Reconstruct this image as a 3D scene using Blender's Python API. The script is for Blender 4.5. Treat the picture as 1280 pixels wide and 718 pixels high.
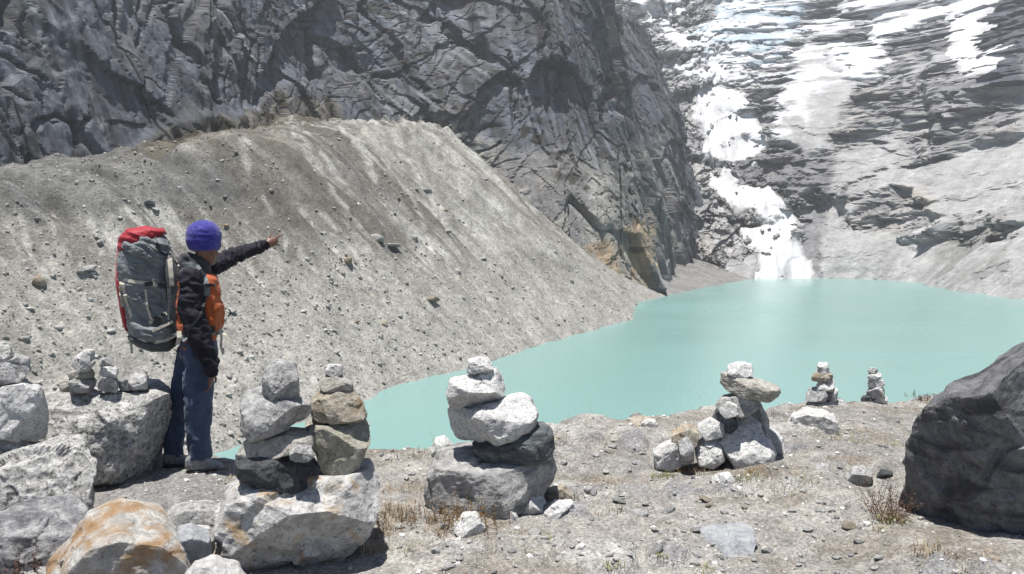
import bpy, bmesh, math, random
import numpy as np
from mathutils import Vector, Matrix, Euler
from mathutils.bvhtree import BVHTree

# ------------------------------------------------------------------ clear
for o in list(bpy.data.objects): bpy.data.objects.remove(o)
scene = bpy.context.scene
col = scene.collection
random.seed(7)

# ------------------------------------------------------------------ camera
F = 980.0; CX, CY = 640.0, 359.0; HOR = 300.0
CAMZ = 1.6
PITCH = math.atan((CY - HOR) / F)
cam = bpy.data.cameras.new('camera'); cam_o = bpy.data.objects.new('camera', cam); col.objects.link(cam_o)
cam.sensor_width = 36; cam.lens = F / 1280 * 36
cam.clip_start = 0.05; cam.clip_end = 6000
cam_o.location = (0, 0, CAMZ); cam_o.rotation_euler = (math.pi / 2 - PITCH, 0, 0)
scene.camera = cam_o

# ------------------------------------------------------------------ sky, sun, exposure
SUN = Vector((-0.10, -0.10, 0.985)).normalized()
SUN_EL = math.asin(SUN.z); SUN_AZ = math.atan2(SUN.x, SUN.y)
w = bpy.data.worlds.new('World'); scene.world = w; w.use_nodes = True
nt = w.node_tree; bg = nt.nodes['Background']
sky = nt.nodes.new('ShaderNodeTexSky'); sky.sky_type = 'NISHITA'; sky.sun_disc = False
sky.sun_elevation = SUN_EL; sky.sun_rotation = SUN_AZ; sky.altitude = 4000
nt.links.new(sky.outputs[0], bg.inputs[0]); bg.inputs[1].default_value = 0.068
sl = bpy.data.lights.new('sun', 'SUN'); so = bpy.data.objects.new('sun', sl); col.objects.link(so)
sl.energy = 5.0; sl.angle = math.radians(0.53); sl.color = (1.0, 0.965, 0.91)
so.rotation_euler = SUN.to_track_quat('Z', 'Y').to_euler()
cy = scene.cycles; cy.max_bounces = 5; cy.diffuse_bounces = 3; cy.glossy_bounces = 2; cy.volume_bounces = 0; cy.transmission_bounces = 1; cy.caustics_reflective = False; cy.caustics_refractive = False
vs = scene.view_settings
vs.view_transform = 'Standard'; vs.look = 'None'; vs.gamma = 1; vs.exposure = 0.78; vs.use_curve_mapping = False

# ------------------------------------------------------------------ pixel <-> world
cp, sp = math.cos(PITCH), math.sin(PITCH)
def ray(px, py):
    x = (px - CX) / F; y = -(py - CY) / F
    return np.array([x, cp + y * sp, -sp + y * cp])
def at(px, py, Y):                       # point on the pixel's ray at depth Y
    r = ray(px, py); return np.array([0, 0, CAMZ]) + r * (Y / r[1])
def ground_at(px, py, z=0.0):
    r = ray(px, py); return np.array([0, 0, CAMZ]) + r * ((z - CAMZ) / r[2])
def proj(P):
    Q = P - np.array([0, 0, CAMZ])
    d = Q[..., 1] * cp - Q[..., 2] * sp
    u = Q[..., 1] * sp + Q[..., 2] * cp
    d = np.maximum(d, 1e-3)
    return CX + F * Q[..., 0] / d, CY - F * u / d

# ------------------------------------------------------------------ noise (numpy)
_rs = np.random.RandomState(11); _PM = _rs.permutation(4096).astype(np.int32); _VL = _rs.rand(4096).astype(np.float32)
def _h(a, b, c, seed):
    a = a.astype(np.int32); b = b.astype(np.int32)
    k = _PM[(b + seed * 131) & 4095]
    if c is not None: k = _PM[(k + c.astype(np.int32)) & 4095]
    return _VL[(a + k) & 4095]
def vnoise(x, y, z, seed=0):
    x0 = np.floor(x); y0 = np.floor(y); fx = x - x0; fy = y - y0
    fx = fx * fx * fx * (fx * (fx * 6 - 15) + 10); fy = fy * fy * fy * (fy * (fy * 6 - 15) + 10)
    def lay(zz):
        a = _h(x0, y0, zz, seed); b_ = _h(x0 + 1, y0, zz, seed); c = _h(x0, y0 + 1, zz, seed); d = _h(x0 + 1, y0 + 1, zz, seed)
        p = a + (b_ - a) * fx; q_ = c + (d - c) * fx
        return p + (q_ - p) * fy
    if z is None: return lay(None) * 2 - 1
    z0 = np.floor(z); fz = z - z0; fz = fz * fz * fz * (fz * (fz * 6 - 15) + 10)
    l0 = lay(z0); l1 = lay(z0 + 1)
    return (l0 + (l1 - l0) * fz) * 2 - 1
def fbm(x, y, z, octv=4, seed=0, gain=0.5):
    r = 0; a = 1; f = 1; t = 0
    for o in range(octv):
        r = r + a * vnoise(x * f + o * 17.3, y * f + o * 5.1, None if z is None else z * f - o * 9.7, seed + o); t += a
        a *= gain; f *= 2.03
    return r / t * 1.6
def cells(u, v, seed=0, tilt=1.0):
    """2D jittered cells: returns facet offset (stepped, tilted), edge distance F2-F1 and a random per cell"""
    iu = np.floor(u); iv = np.floor(v)
    f1 = np.full(u.shape, 9.0); f2 = np.full(u.shape, 9.0)
    off = np.zeros(u.shape); rnd = np.zeros(u.shape)
    for di in (-1, 0, 1):
        for dj in (-1, 0, 1):
            a = iu + di; b = iv + dj
            cu = a + _h(a, b, None, seed); cv = b + _h(a, b, None, seed + 1)
            du = u - cu; dv = v - cv; d = du * du + dv * dv
            r = _h(a, b, None, seed + 2)
            o = (r * 2 - 1) + tilt * (du * (_h(a, b, None, seed + 3) * 2 - 1) + dv * (_h(a, b, None, seed + 4) * 2 - 1)) * 1.6
            near = d < f1
            f2 = np.where(near, f1, np.minimum(f2, d))
            off = np.where(near, o, off); rnd = np.where(near, r, rnd)
            f1 = np.where(near, d, f1)
    return off, np.sqrt(f2) - np.sqrt(f1), rnd
def smooth(a, b, x):
    t = np.clip((x - a) / (b - a), 0, 1); return t * t * (3 - 2 * t)
def poly_sd(px, py, poly):               # signed distance to a polygon, positive inside
    n = len(poly); best = np.full(px.shape, 1e9); ins = np.zeros(px.shape, bool)
    for i in range(n):
        x1, y1 = poly[i]; x2, y2 = poly[(i + 1) % n]
        ex, ey = x2 - x1, y2 - y1
        t = np.clip(((px - x1) * ex + (py - y1) * ey) / (ex * ex + ey * ey + 1e-9), 0, 1)
        best = np.minimum(best, (px - x1 - t * ex) ** 2 + (py - y1 - t * ey) ** 2)
        cond = ((y1 > py) != (y2 > py)) & (px < (x2 - x1) * (py - y1) / (y2 - y1 + 1e-12) + x1)
        ins ^= cond
    d = np.sqrt(best); return np.where(ins, d, -d)
def lerp3(c, d, m): return c * (1 - m[..., None]) + np.asarray(d) * m[..., None]

# ------------------------------------------------------------------ tags and mesh builders
def tag(o, label=None, cat=None, group=None, kind=None):
    if label: o['label'] = label
    if cat: o['category'] = cat
    if group: o['group'] = group
    if kind: o['kind'] = kind
    return o
def new_obj(name, me, mat=None, parent=None, loc=None):
    o = bpy.data.objects.new(name, me); col.objects.link(o)
    if mat is not None and me is not None and len(me.materials) == 0: me.materials.append(mat)
    if parent is not None: o.parent = parent
    if loc is not None: o.location = loc
    return o
def empty(name, loc):
    o = bpy.data.objects.new(name, None); col.objects.link(o); o.location = loc; o.empty_display_size = 0.1; return o
def mesh_np(name, V, Fc, colr=None, smoothf=True):
    V = np.ascontiguousarray(V, np.float32); Fc = np.asarray(Fc, np.int32)
    me = bpy.data.meshes.new(name); k = Fc.shape[1]
    me.vertices.add(len(V)); me.vertices.foreach_set('co', V.ravel())
    me.loops.add(Fc.size); me.loops.foreach_set('vertex_index', Fc.ravel())
    me.polygons.add(len(Fc)); me.polygons.foreach_set('loop_start', np.arange(0, Fc.size, k, dtype=np.int32))
    try: me.polygons.foreach_set('loop_total', np.full(len(Fc), k, np.int32))
    except Exception: pass
    me.polygons.foreach_set('use_smooth', np.full(len(Fc), smoothf, bool))
    me.update(calc_edges=True)
    if colr is not None:
        at_ = me.color_attributes.new('Col', 'FLOAT_COLOR', 'POINT')
        c4 = np.ones((len(V), 4), np.float32); c4[:, :3] = np.clip(colr[:, :3], 0, 1)
        if colr.shape[1] == 4: c4[:, 3] = colr[:, 3]
        at_.data.foreach_set('color', c4.ravel())
    return me
def grid_faces(nu, nv, flip=False):
    i = np.arange(nu - 1)[:, None]; j = np.arange(nv - 1)[None, :]
    a = (i * nv + j).ravel(); b = a + nv; c = b + 1; d = a + 1
    f = np.stack([a, b, c, d], 1)
    return f[:, ::-1] if flip else f
def ico(sub):
    bm = bmesh.new(); bmesh.ops.create_icosphere(bm, subdivisions=sub, radius=1)
    V = np.array([v.co[:] for v in bm.verts]); bm.verts.ensure_lookup_table()
    Fc = np.array([[v.index for v in f.verts] for f in bm.faces]); bm.free()
    return V, Fc
ICO = {s: ico(s) for s in (1, 2, 3, 4, 5, 6)}

# ------------------------------------------------------------------ materials
def mat_new(name):
    m = bpy.data.materials.new(name); m.use_nodes = True
    n = m.node_tree; b = n.nodes['Principled BSDF']
    return m, n, b
def nd(n, t, **kw):
    x = n.nodes.new(t)
    for k, v in kw.items():
        if k in x.inputs.keys() if isinstance(k, str) else False: x.inputs[k].default_value = v
        else: setattr(x, k, v)
    return x
def noise_n(n, vec, scale, detail=6, rough=0.6, dist=0.0):
    x = n.nodes.new('ShaderNodeTexNoise'); x.inputs['Scale'].default_value = scale
    x.inputs['Detail'].default_value = detail; x.inputs['Roughness'].default_value = rough
    x.inputs['Distortion'].default_value = dist
    if vec is not None: n.links.new(vec, x.inputs['Vector'])
    return x.outputs['Fac']
def ramp(n, fac, stops, interp='LINEAR'):
    r = n.nodes.new('ShaderNodeValToRGB'); r.color_ramp.interpolation = interp
    e = r.color_ramp.elements
    while len(e) < len(stops): e.new(0.5)
    for el, (p, c) in zip(e, stops):
        el.position = p; el.color = (c, c, c, 1) if isinstance(c, (int, float)) else (*c, 1)
    n.links.new(fac, r.inputs[0]); return r.outputs[0]
def mix(n, a, b, fac, mode='MIX'):
    x = n.nodes.new('ShaderNodeMix'); x.data_type = 'RGBA'; x.blend_type = mode
    for sock, val in ((x.inputs[0], fac), (x.inputs[6], a), (x.inputs[7], b)):
        if isinstance(val, bpy.types.NodeSocket): n.links.new(val, sock)
        elif isinstance(val, (int, float)): sock.default_value = val if sock.type == 'VALUE' else (val, val, val, 1)
        else: sock.default_value = (*val, 1)
    return x.outputs[2]
def bump(n, b, h, strength, dist, prev=None):
    x = n.nodes.new('ShaderNodeBump'); x.inputs['Strength'].default_value = strength; x.inputs['Distance'].default_value = dist
    n.links.new(h, x.inputs['Height'])
    if prev is not None: n.links.new(prev, x.inputs['Normal'])
    n.links.new(x.outputs[0], b.inputs['Normal']); return x.outputs[0]
def mapping(n, scale=(1, 1, 1), rot=(0, 0, 0), src='Object', rnd=False):
    tc = n.nodes.new('ShaderNodeTexCoord'); mp = n.nodes.new('ShaderNodeMapping')
    mp.inputs['Scale'].default_value = scale; mp.inputs['Rotation'].default_value = rot
    n.links.new(tc.outputs[src], mp.inputs['Vector'])
    if rnd:
        oi = n.nodes.new('ShaderNodeObjectInfo'); ml = n.nodes.new('ShaderNodeMath'); ml.operation = 'MULTIPLY'; ml.inputs[1].default_value = 37.0
        n.links.new(oi.outputs['Random'], ml.inputs[0]); cb = n.nodes.new('ShaderNodeCombineXYZ')
        for i in range(3): n.links.new(ml.outputs[0], cb.inputs[i])
        n.links.new(cb.outputs[0], mp.inputs['Location'])
    return mp.outputs[0]

def mat_terrain(name, scales, var=0.35, bump_d=0.5, stretch=(1, 1, 1), rough=0.9, speck=None, cracks=(), crot=(0, 0, 0)):
    """vertex colour x fine noise, with bump of fine relief"""
    m, n, b = mat_new(name)
    vc = n.nodes.new('ShaderNodeVertexColor'); vc.layer_name = 'Col'
    v = mapping(n, stretch)
    c = vc.outputs[0]; prev = None
    for i, s in enumerate(scales):
        f = noise_n(n, v, s, 8, 0.65)
        g = ramp(n, f, [(0.28, 1 - var), (0.5, 1.0), (0.72, 1 + var)])
        c = mix(n, c, g, 1.0, 'MULTIPLY')
        prev = bump(n, b, f, 0.9, bump_d / (i + 1) ** 1.3, prev)
    v0 = v
    for (cs, cw) in cracks:
        v = mapping(n, stretch, crot)
        dv = n.nodes.new('ShaderNodeTexNoise'); dv.inputs['Scale'].default_value = cs * 2.5; dv.inputs['Detail'].default_value = 4; n.links.new(v, dv.inputs['Vector'])
        vm = n.nodes.new('ShaderNodeVectorMath'); vm.operation = 'MULTIPLY_ADD'; n.links.new(dv.outputs['Color'], vm.inputs[0])
        vm.inputs[1].default_value = (0.10 / cs,) * 3; n.links.new(v, vm.inputs[2])
        ve = n.nodes.new('ShaderNodeTexVoronoi'); ve.feature = 'DISTANCE_TO_EDGE'; ve.inputs['Scale'].default_value = cs; n.links.new(vm.outputs[0], ve.inputs['Vector'])
        gate = ramp(n, noise_n(n, v, cs * 0.8, 3, 0.5), [(0.46, 0.0), (0.56, 1.0)])
        ln = mix(n, ramp(n, ve.outputs['Distance'], [(0.0, 1.0), (cw * 0.5, 0.8), (cw, 0.0)]), gate, 1.0, 'MULTIPLY')
        ln = mix(n, ln, vc.outputs['Alpha'], 1.0, 'MULTIPLY')
        c = mix(n, c, (0.03, 0.03, 0.035), mix(n, ln, 0.7, 1.0, 'MULTIPLY'))
        inv = n.nodes.new('ShaderNodeInvert'); n.links.new(ln, inv.inputs[1])
        prev = bump(n, b, inv.outputs[0], 1.0, 0.06 / cs, prev)
    v = v0
    if speck:
        vo = n.nodes.new('ShaderNodeTexVoronoi'); vo.inputs['Scale'].default_value = speck[0]; n.links.new(v, vo.inputs['Vector'])
        g = ramp(n, vo.outputs['Color'], [(0.1, 1 - speck[1]), (0.5, 1.0), (0.9, 1 + speck[1])])
        c = mix(n, c, g, 1.0, 'MULTIPLY')
        g2 = ramp(n, vo.outputs['Distance'], [(0.0, 1.0), (0.7, 0.0)])
        prev = bump(n, b, g2, 0.7, speck[2], prev)
    n.links.new(c, b.inputs['Base Color']); b.inputs['Roughness'].default_value = rough
    b.inputs['Specular IOR Level'].default_value = 0.25
    return m

def mat_rock(name, base, light, dark, dark_amt=0.45, scale=7.0, stain=None, stain_amt=0.5, spots=0.0, band=None, rough=0.85, bumpd=0.02, world=False):
    """gneiss/granite: mottled light/dark, lichen spots, optional rust stain and bands"""
    m, n, b = mat_new(name)
    v = mapping(n, rnd=not world)
    f1 = noise_n(n, v, scale, 10, 0.68, 0.4)
    c = mix(n, base, light, ramp(n, f1, [(0.43, 0.0), (0.57, 1.0)]))
    if band:
        vb = mapping(n, band[0], band[1], rnd=not world)
        fb = noise_n(n, vb, 3.0, 6, 0.6, 0.6)
        c = mix(n, c, dark, ramp(n, fb, [(band[2] - 0.07, 0.0), (band[2] + 0.07, 0.85)]))
    f2 = noise_n(n, v, scale * 2.3, 8, 0.75, 0.2)
    c = mix(n, c, dark, ramp(n, f2, [(0.455 + 0.2 * (1 - dark_amt), 0.0), (0.56 + 0.2 * (1 - dark_amt), 0.85)]))
    f3 = noise_n(n, v, scale * 13, 4, 0.8)
    c = mix(n, c, ramp(n, f3, [(0.3, 0.45), (0.5, 1.0), (0.72, 1.35)]), 1.0, 'MULTIPLY')
    if spots:
        vo = n.nodes.new('ShaderNodeTexVoronoi'); vo.inputs['Scale'].default_value = scale * 2.2; n.links.new(v, vo.inputs['Vector'])
        vo.inputs['Randomness'].default_value = 1
        f5 = noise_n(n, v, scale * 1.1, 3, 0.5)
        sm = mix(n, ramp(n, vo.outputs['Distance'], [(0.22, 1.0), (0.34, 0.0)]), ramp(n, f5, [(0.5, 0.0), (0.6, spots)]), 1.0, 'MULTIPLY')
        c = mix(n, c, (dark[0] * 1.5, dark[1] * 1.5, dark[2] * 1.5), sm)
    if stain:
        f4 = noise_n(n, v, scale * 0.45, 6, 0.6, 0.5)
        c = mix(n, c, stain, ramp(n, f4, [(0.62 - 0.25 * stain_amt, 0.0), (0.75 - 0.2 * stain_amt, 0.85)]))
    n.links.new(c, b.inputs['Base Color'])
    b.inputs['Roughness'].default_value = rough; b.inputs['Specular IOR Level'].default_value = 0.3
    p = bump(n, b, f1, 0.7, bumpd * 2)
    p = bump(n, b, f2, 1.0, bumpd, p)
    bump(n, b, f3, 0.6, bumpd * 0.3, p)
    return m
def mat_fabric(name, c1, c2, scale=14, bumpd=0.01, rough=0.8, weave=400, stretch=(1, 1, 1), sheen=0.1):
    m, n, b = mat_new(name); v = mapping(n, stretch)
    f = noise_n(n, v, scale, 5, 0.55, 0.8)
    c = mix(n, c1, c2, ramp(n, f, [(0.35, 0.0), (0.65, 1.0)]))
    g = noise_n(n, v, weave, 2, 0.6)
    c = mix(n, c, ramp(n, g, [(0.3, 0.75), (0.7, 1.2)]), 1.0, 'MULTIPLY')
    n.links.new(c, b.inputs['Base Color']); b.inputs['Roughness'].default_value = rough
    b.inputs['Sheen Weight'].default_value = sheen; b.inputs['Specular IOR Level'].default_value = 0.3
    p = bump(n, b, f, 0.6, bumpd); bump(n, b, g, 0.3, 0.002, p)
    return m

# ================================================================== LAKE
LZ = CAMZ - 30.0
def lake_px(px, py): return ground_at(px, py, LZ)
m_lake, n, b = mat_new('glacial_water')
v = mapping(n)
big = noise_n(n, v, 0.012, 3, 0.5)
n.links.new(mix(n, (0.160, 0.290, 0.278), (0.180, 0.310, 0.294), big), b.inputs['Base Color'])
b.inputs['Roughness'].default_value = 0.22; b.inputs['IOR'].default_value = 1.33
n.links.new(ramp(n, noise_n(n, mapping(n, (1, 1.3, 1)), 0.012, 3, 0.5), [(0.35, 0.20), (0.65, 0.28)]), b.inputs['Roughness'])
vw = mapping(n, (1, 0.35, 1)); wv = noise_n(n, vw, 1.4, 4, 0.6)
bump(n, b, wv, 0.45, 0.25)
me = mesh_np('lake', [[-260, 30, LZ], [520, 30, LZ], [520, 760, LZ], [-260, 760, LZ]], [[0, 1, 2, 3]])
tag(new_obj('lake', me, m_lake), kind='structure')

# ================================================================== MORAINE (left scree wall)
TD = np.array([0.357, 0.934]); ND = np.array([-0.934, 0.357]); S0 = 77.7
a_knots = [-40, 91, 140, 189, 240, 290, 335, 374, 457, 550, 640]
s_knots = [6, 0, 1, -5, -9, -15, -6, 0, -9, -22, -36]
k_knots = [0.87, 0.87, 0.87, 0.87, 0.87, 0.89, 0.93, 0.84, 0.34, 0.3, 0.3]
def moraine_z(a, s, fine=True):
    s0 = np.interp(a, a_knots, s_knots) + 1.2 * fbm(a / 9, a * 0.01, None, 3, 5)
    k = np.interp(a, a_knots, k_knots)
    t = s - s0
    z = LZ + k * t - 0.0012 * np.maximum(t, 0) * np.maximum(60 - t, 0) * (k / 0.87)
    sc_ = np.interp(a, [-40, 91, 133, 214, 250, 300, 362, 420], [40, 46, 53, 64, 66, 82, 100, 120])
    kc = np.interp(a, [-40, 120, 150, 260, 310, 380], [0.05, 0.1, 0.25, 0.18, 0.25, 0.4])
    over = s - sc_; over = (over + np.sqrt(over * over + 9)) / 2
    z -= over * np.maximum(k - kc, 0)
    gm = smooth(6, 40, t)
    gul = fbm(a / 9 + 0.35 * fbm(a / 30, s / 40, None, 2, 8), s / 90, None, 4, 21)
    z += gm * (2.6 * gul + 1.8 * np.abs(vnoise(a / 4.2, s / 60, None, 33)))
    z -= gm * 1.3 * smooth(0.15, 0.5, fbm(a / 2.6 + 0.8 * fbm(a / 12, s / 16, None, 3, 9), s / 45, None, 3, 34))
    z += 2.2 * fbm(a / 38, s / 38, None, 3, 40) * smooth(3, 30, t)
    if fine:
        z += 0.22 * fbm(a / 1.6, s / 1.6, None, 3, 50)
    return z, t
aa = np.concatenate([np.linspace(-35, 60, 120)[:-1], 60 + (640 - 60) * (np.linspace(0, 1, 780) ** 1.35)])
ss = np.linspace(-46, 128, 330)
A, S = np.meshgrid(aa, ss, indexing='ij')
Z, T = moraine_z(A, S)
X = TD[0] * A + ND[0] * (S + S0); Y = TD[1] * A + ND[1] * (S + S0)
P = np.stack([X, Y, Z], -1)
PX, PY = proj(P)
crest_y = np.interp(PX, [-300, 0, 100, 190, 290, 370, 430, 500, 560, 600, 640, 700, 760], [235, 208, 199, 184, 165, 150, 155, 157, 166, 196, 236, 290, 300]) + 4 * fbm(PX / 45, PX * 0.01, None, 4, 59) + 8 * fbm(X / 7, Y / 7, None, 4, 58)
over = np.where((PX < 760) & (Y > 20), np.maximum(crest_y - PY, 0), 0)            # the crest breaks off into a level bench
Z = Z - over * Y / F * 0.97; P = np.stack([X, Y, Z], -1); PX, PY = proj(P)
msk0 = lambda poly, f: smooth(-f, f, poly_sd(PX + 26 * fbm(A / 14, S / 30, None, 3, 63), PY + 18 * fbm(A / 8, S / 25, None, 3, 64), poly))
n1 = fbm(A / 12, S / 12, None, 4, 60); n2 = fbm(A / 2.5, S / 2.5, None, 3, 61)
streak = 1.25 * fbm(A / 6.5 + 0.5 * fbm(A / 25, S / 30, None, 2, 8), S / 70, None, 4, 62)
C = np.zeros(P.shape) + np.array([0.270, 0.256, 0.230])
C *= (1 + 0.13 * n1 + 0.10 * n2)[..., None]
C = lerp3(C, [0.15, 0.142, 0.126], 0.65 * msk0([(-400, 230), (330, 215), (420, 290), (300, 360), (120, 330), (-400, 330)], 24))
up = smooth(18, 48, T)
gz_ = msk0([(300, 150), (560, 160), (640, 250), (620, 300), (520, 330), (430, 310), (330, 230)], 18)
st2 = fbm(A / 2.6 + 0.8 * fbm(A / 12, S / 16, None, 3, 9), S / 45, None, 3, 34)
C = lerp3(C, [0.50, 0.49, 0.46], np.clip(smooth(0.05, 0.32, st2) * 0.9 * np.maximum(up * 0.5 * smooth(-.25, .3, n1), gz_), 0, 1))  # pale gully streaks; their contrast stands in for relief shading
C = lerp3(C, [0.105, 0.098, 0.085], np.clip(smooth(0.0, 0.35, -st2) * 0.75 * np.maximum(up * 0.35, gz_), 0, 1))  # dark ribs between gullies, shading painted into the debris colour
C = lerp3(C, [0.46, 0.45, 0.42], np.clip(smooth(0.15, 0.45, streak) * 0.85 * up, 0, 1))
C = lerp3(C, [0.135, 0.125, 0.108], np.clip(smooth(0.0, 0.5, -streak) * 0.75 * up, 0, 1))  # broader light and dark streaks, gully shading also put into the colour
# lower third paler and finer
C = lerp3(C, [0.36, 0.35, 0.33], (1 - smooth(6, 42, T)) * 0.5)
wpx = PX + 14 * n1; wpy = PY + 8 * n2 + 8 * n1
def msk(poly, f=10): return smooth(-f, f, poly_sd(wpx, wpy, poly))
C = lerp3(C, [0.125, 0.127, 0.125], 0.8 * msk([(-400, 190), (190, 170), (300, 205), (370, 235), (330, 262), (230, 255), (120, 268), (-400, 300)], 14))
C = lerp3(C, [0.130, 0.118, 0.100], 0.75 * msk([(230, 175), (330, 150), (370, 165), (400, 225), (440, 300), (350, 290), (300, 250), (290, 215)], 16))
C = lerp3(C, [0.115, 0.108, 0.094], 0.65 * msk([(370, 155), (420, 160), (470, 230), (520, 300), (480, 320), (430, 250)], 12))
C = lerp3(C, [0.43, 0.42, 0.39], 0.6 * msk([(430, 150), (560, 165), (640, 250), (690, 310), (600, 300), (500, 215)], 14))
veg = np.maximum(msk([(150, 190), (205, 150), (300, 142), (345, 105), (400, 105), (445, 150), (380, 152), (300, 160), (190, 192)], 5), 0)
C = lerp3(C, [0.115, 0.102, 0.075], veg * 0.9)
vegd = veg * smooth(0.05, 0.25, fbm(A / 4, S / 9, None, 3, 77))
C = lerp3(C, [0.042, 0.034, 0.018], vegd * 0.9)
jx = PX + 5 * fbm(A / 6, S / 6, None, 3, 66); jy = PY + 5 * fbm(A / 6, S / 6, None, 3, 67)
for pts, wd, st_ in (([(363, 152), (387, 199), (422, 246), (451, 281)], 5, .9), ([(375, 152), (410, 205), (434, 229)], 4, .8), ([(428, 158), (463, 205), (469, 229)], 6, .85), ([(492, 164), (516, 199), (563, 287)], 7, .9), ([(26, 267), (41, 322), (53, 346)], 5, .8), ([(64, 270), (82, 328)], 6, .8), ([(375, 258), (404, 299), (434, 328)], 4, .8), ([(305, 176), (311, 223)], 8, .6), ([(527, 176), (592, 234), (697, 316)], 12, .7), ([(504, 193), (545, 270)], 5, .7), ([(299, 322), (328, 363)], 5, .8), ([(375, 311), (398, 340)], 5, .8), ([(150, 262), (185, 290)], 9, .7), ([(330, 240), (352, 290), (360, 330)], 4, .6), ([(455, 160), (505, 235), (540, 300)], 4, .7), ([(400, 260), (450, 330), (480, 380)], 3.5, .6), ([(110, 275), (130, 320)], 4, .6), ([(560, 180), (620, 260), (650, 300)], 6, .6), ([(200, 300), (222, 345)], 4, .6), ([(560, 330), (620, 380)], 4, .5), ([(480, 330), (540, 390), (580, 420)], 4, .5)):
    best = np.full(PX.shape, 1e9)
    for (x1, y1), (x2, y2) in zip(pts[:-1], pts[1:]):
        ex_, ey_ = x2 - x1, y2 - y1; t = np.clip(((jx - x1) * ex_ + (jy - y1) * ey_) / (ex_ * ex_ + ey_ * ey_), 0, 1)
        best = np.minimum(best, np.hypot(jx - x1 - t * ex_, jy - y1 - t * ey_))
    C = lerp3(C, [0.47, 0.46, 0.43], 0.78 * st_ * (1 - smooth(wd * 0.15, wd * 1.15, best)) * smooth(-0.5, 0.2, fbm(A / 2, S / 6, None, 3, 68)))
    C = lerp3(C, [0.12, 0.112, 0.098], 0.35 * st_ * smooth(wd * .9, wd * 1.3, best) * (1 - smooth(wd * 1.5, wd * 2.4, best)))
C = lerp3(C, [0.20, 0.195, 0.19], 0.8 * smooth(400, 450, A)); C *= (0.72 + 0.12 * (1 - smooth(15, 50, T)) + 0.06 * fbm(A / 1.1, S / 1.1, None, 2, 65))[..., None]
m_mor = mat_terrain('moraine_debris', (0.12, 0.6, 2.2), 0.32, 0.6, speck=(2.3, 0.22, 0.10))
MOR_P = P.reshape(-1, 3); MOR_PX, MOR_PY = PX.ravel(), PY.ravel(); MOR_T = T.ravel()
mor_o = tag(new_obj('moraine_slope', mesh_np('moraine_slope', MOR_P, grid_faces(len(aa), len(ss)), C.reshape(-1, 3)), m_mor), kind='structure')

# ================================================================== CLIFF (left rock wall)
def curve_pts(pts, n, sm=6):
    pts = np.array(pts, float); out = []
    k = len(pts)
    for i in range(k - 1):
        p0 = pts[max(i - 1, 0)]; p1 = pts[i]; p2 = pts[i + 1]; p3 = pts[min(i + 2, k - 1)]
        for t in np.linspace(0, 1, 40, endpoint=False):
            out.append(0.5 * ((2 * p1) + (-p0 + p2) * t + (2 * p0 - 5 * p1 + 4 * p2 - p3) * t * t + (-p0 + 3 * p1 - 3 * p2 + p3) * t ** 3))
    out.append(pts[-1]); out = np.array(out)
    s = np.concatenate([[0], np.cumsum(np.linalg.norm(np.diff(out, axis=0), axis=1))])
    u = np.linspace(0, s[-1], n)
    q = np.stack([np.interp(u, s, out[:, 0]), np.interp(u, s, out[:, 1])], 1)
    return q, u
def smooth_normals(q, width, sign):
    t = np.gradient(q, axis=0); nn = np.stack([-t[:, 1], t[:, 0]], 1) * sign
    nn /= np.linalg.norm(nn, axis=1)[:, None]
    k = np.hanning(width * 2 + 1); k /= k.sum()
    e = np.pad(nn, ((width, width), (0, 0)), mode='edge')
    nn = np.stack([np.convolve(e[:, i], k, 'valid') for i in (0, 1)], 1)
    return nn / np.linalg.norm(nn, axis=1)[:, None]
NU = 980
q, u = curve_pts([(-112, 20), (-106, 80), (-100, 140), (-82, 240), (-48, 338), (2, 386), (60, 399), (92, 446), (112, 520), (140, 600), (185, 680)], NU)
nn = smooth_normals(q, 60, 1)
NV = 400
hh = np.linspace(0, 215, NV)
U, H = np.meshgrid(u, hh, indexing='ij')
Qx = q[:, 0][:, None]; Qy = q[:, 1][:, None]; Nx = nn[:, 0][:, None]; Ny = nn[:, 1][:, None]
lean = 0.30 + 0.12 * smooth(200, 330, U) - 0.13 * smooth(400, 520, U)
DS = 0.28 + 0.57 * smooth(60, 380, U)
run0 = H * lean
B = np.stack([Qx + Nx * run0, Qy + Ny * run0, LZ - 3 + H], -1)
BX, BY = proj(B)
def rot2(a, b, deg):
    r = math.radians(deg); return a * math.cos(r) + b * math.sin(r), -a * math.sin(r) + b * math.cos(r)
wu = U + 3 * fbm(U / 30, H / 30, None, 3, 101); wh = H + 3 * fbm(U / 30, H / 30, None, 3, 102)
diag = smooth(60, 260, BX - 0.55 * (BY - 60)) * (1 - smooth(560, 680, BX - 0.25 * BY))     # slabs dipping right
disp = ((3.5 + 3.5 * smooth(200, 360, U)) * fbm(U / 75, H / 110, None, 2, 110) + 1.5 * fbm(U / 30, H / 60, None, 2, 111)) * DS
CRK = np.zeros(U.shape); RND = np.zeros(U.shape)
for (sc, amp, st, sd) in ((40, 5.0, 2.4, 120), (15, 1.7, 2.1, 130), (5.5, 0.5, 1.6, 140)):
    a1, b1 = rot2(wu, wh, 6); o1, e1, r1 = cells(a1 / sc, b1 / (sc * st), sd)
    a2, b2 = rot2(wu, wh, -38); o2, e2, r2 = cells(a2 / (sc * 0.75), b2 / (sc * st * 1.25), sd + 7)
    o = o1 * (1 - diag) + o2 * diag; e = e1 * (1 - diag) + e2 * diag; r = r1 * (1 - diag) + r2 * diag
    disp += amp * o * DS
    ck = 1 - smooth(0.0, 0.08, e); disp += ck * (0.8 + amp * 0.4) * (vnoise(U / sc, H / sc, None, sd + 3) > 0.0)
    CRK = np.maximum(CRK, ck * 0.6); RND += (r - 0.5) * amp / 5.0
disp += 0.3 * fbm(U / 2.2, H / 3.5, None, 3, 150)
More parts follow.
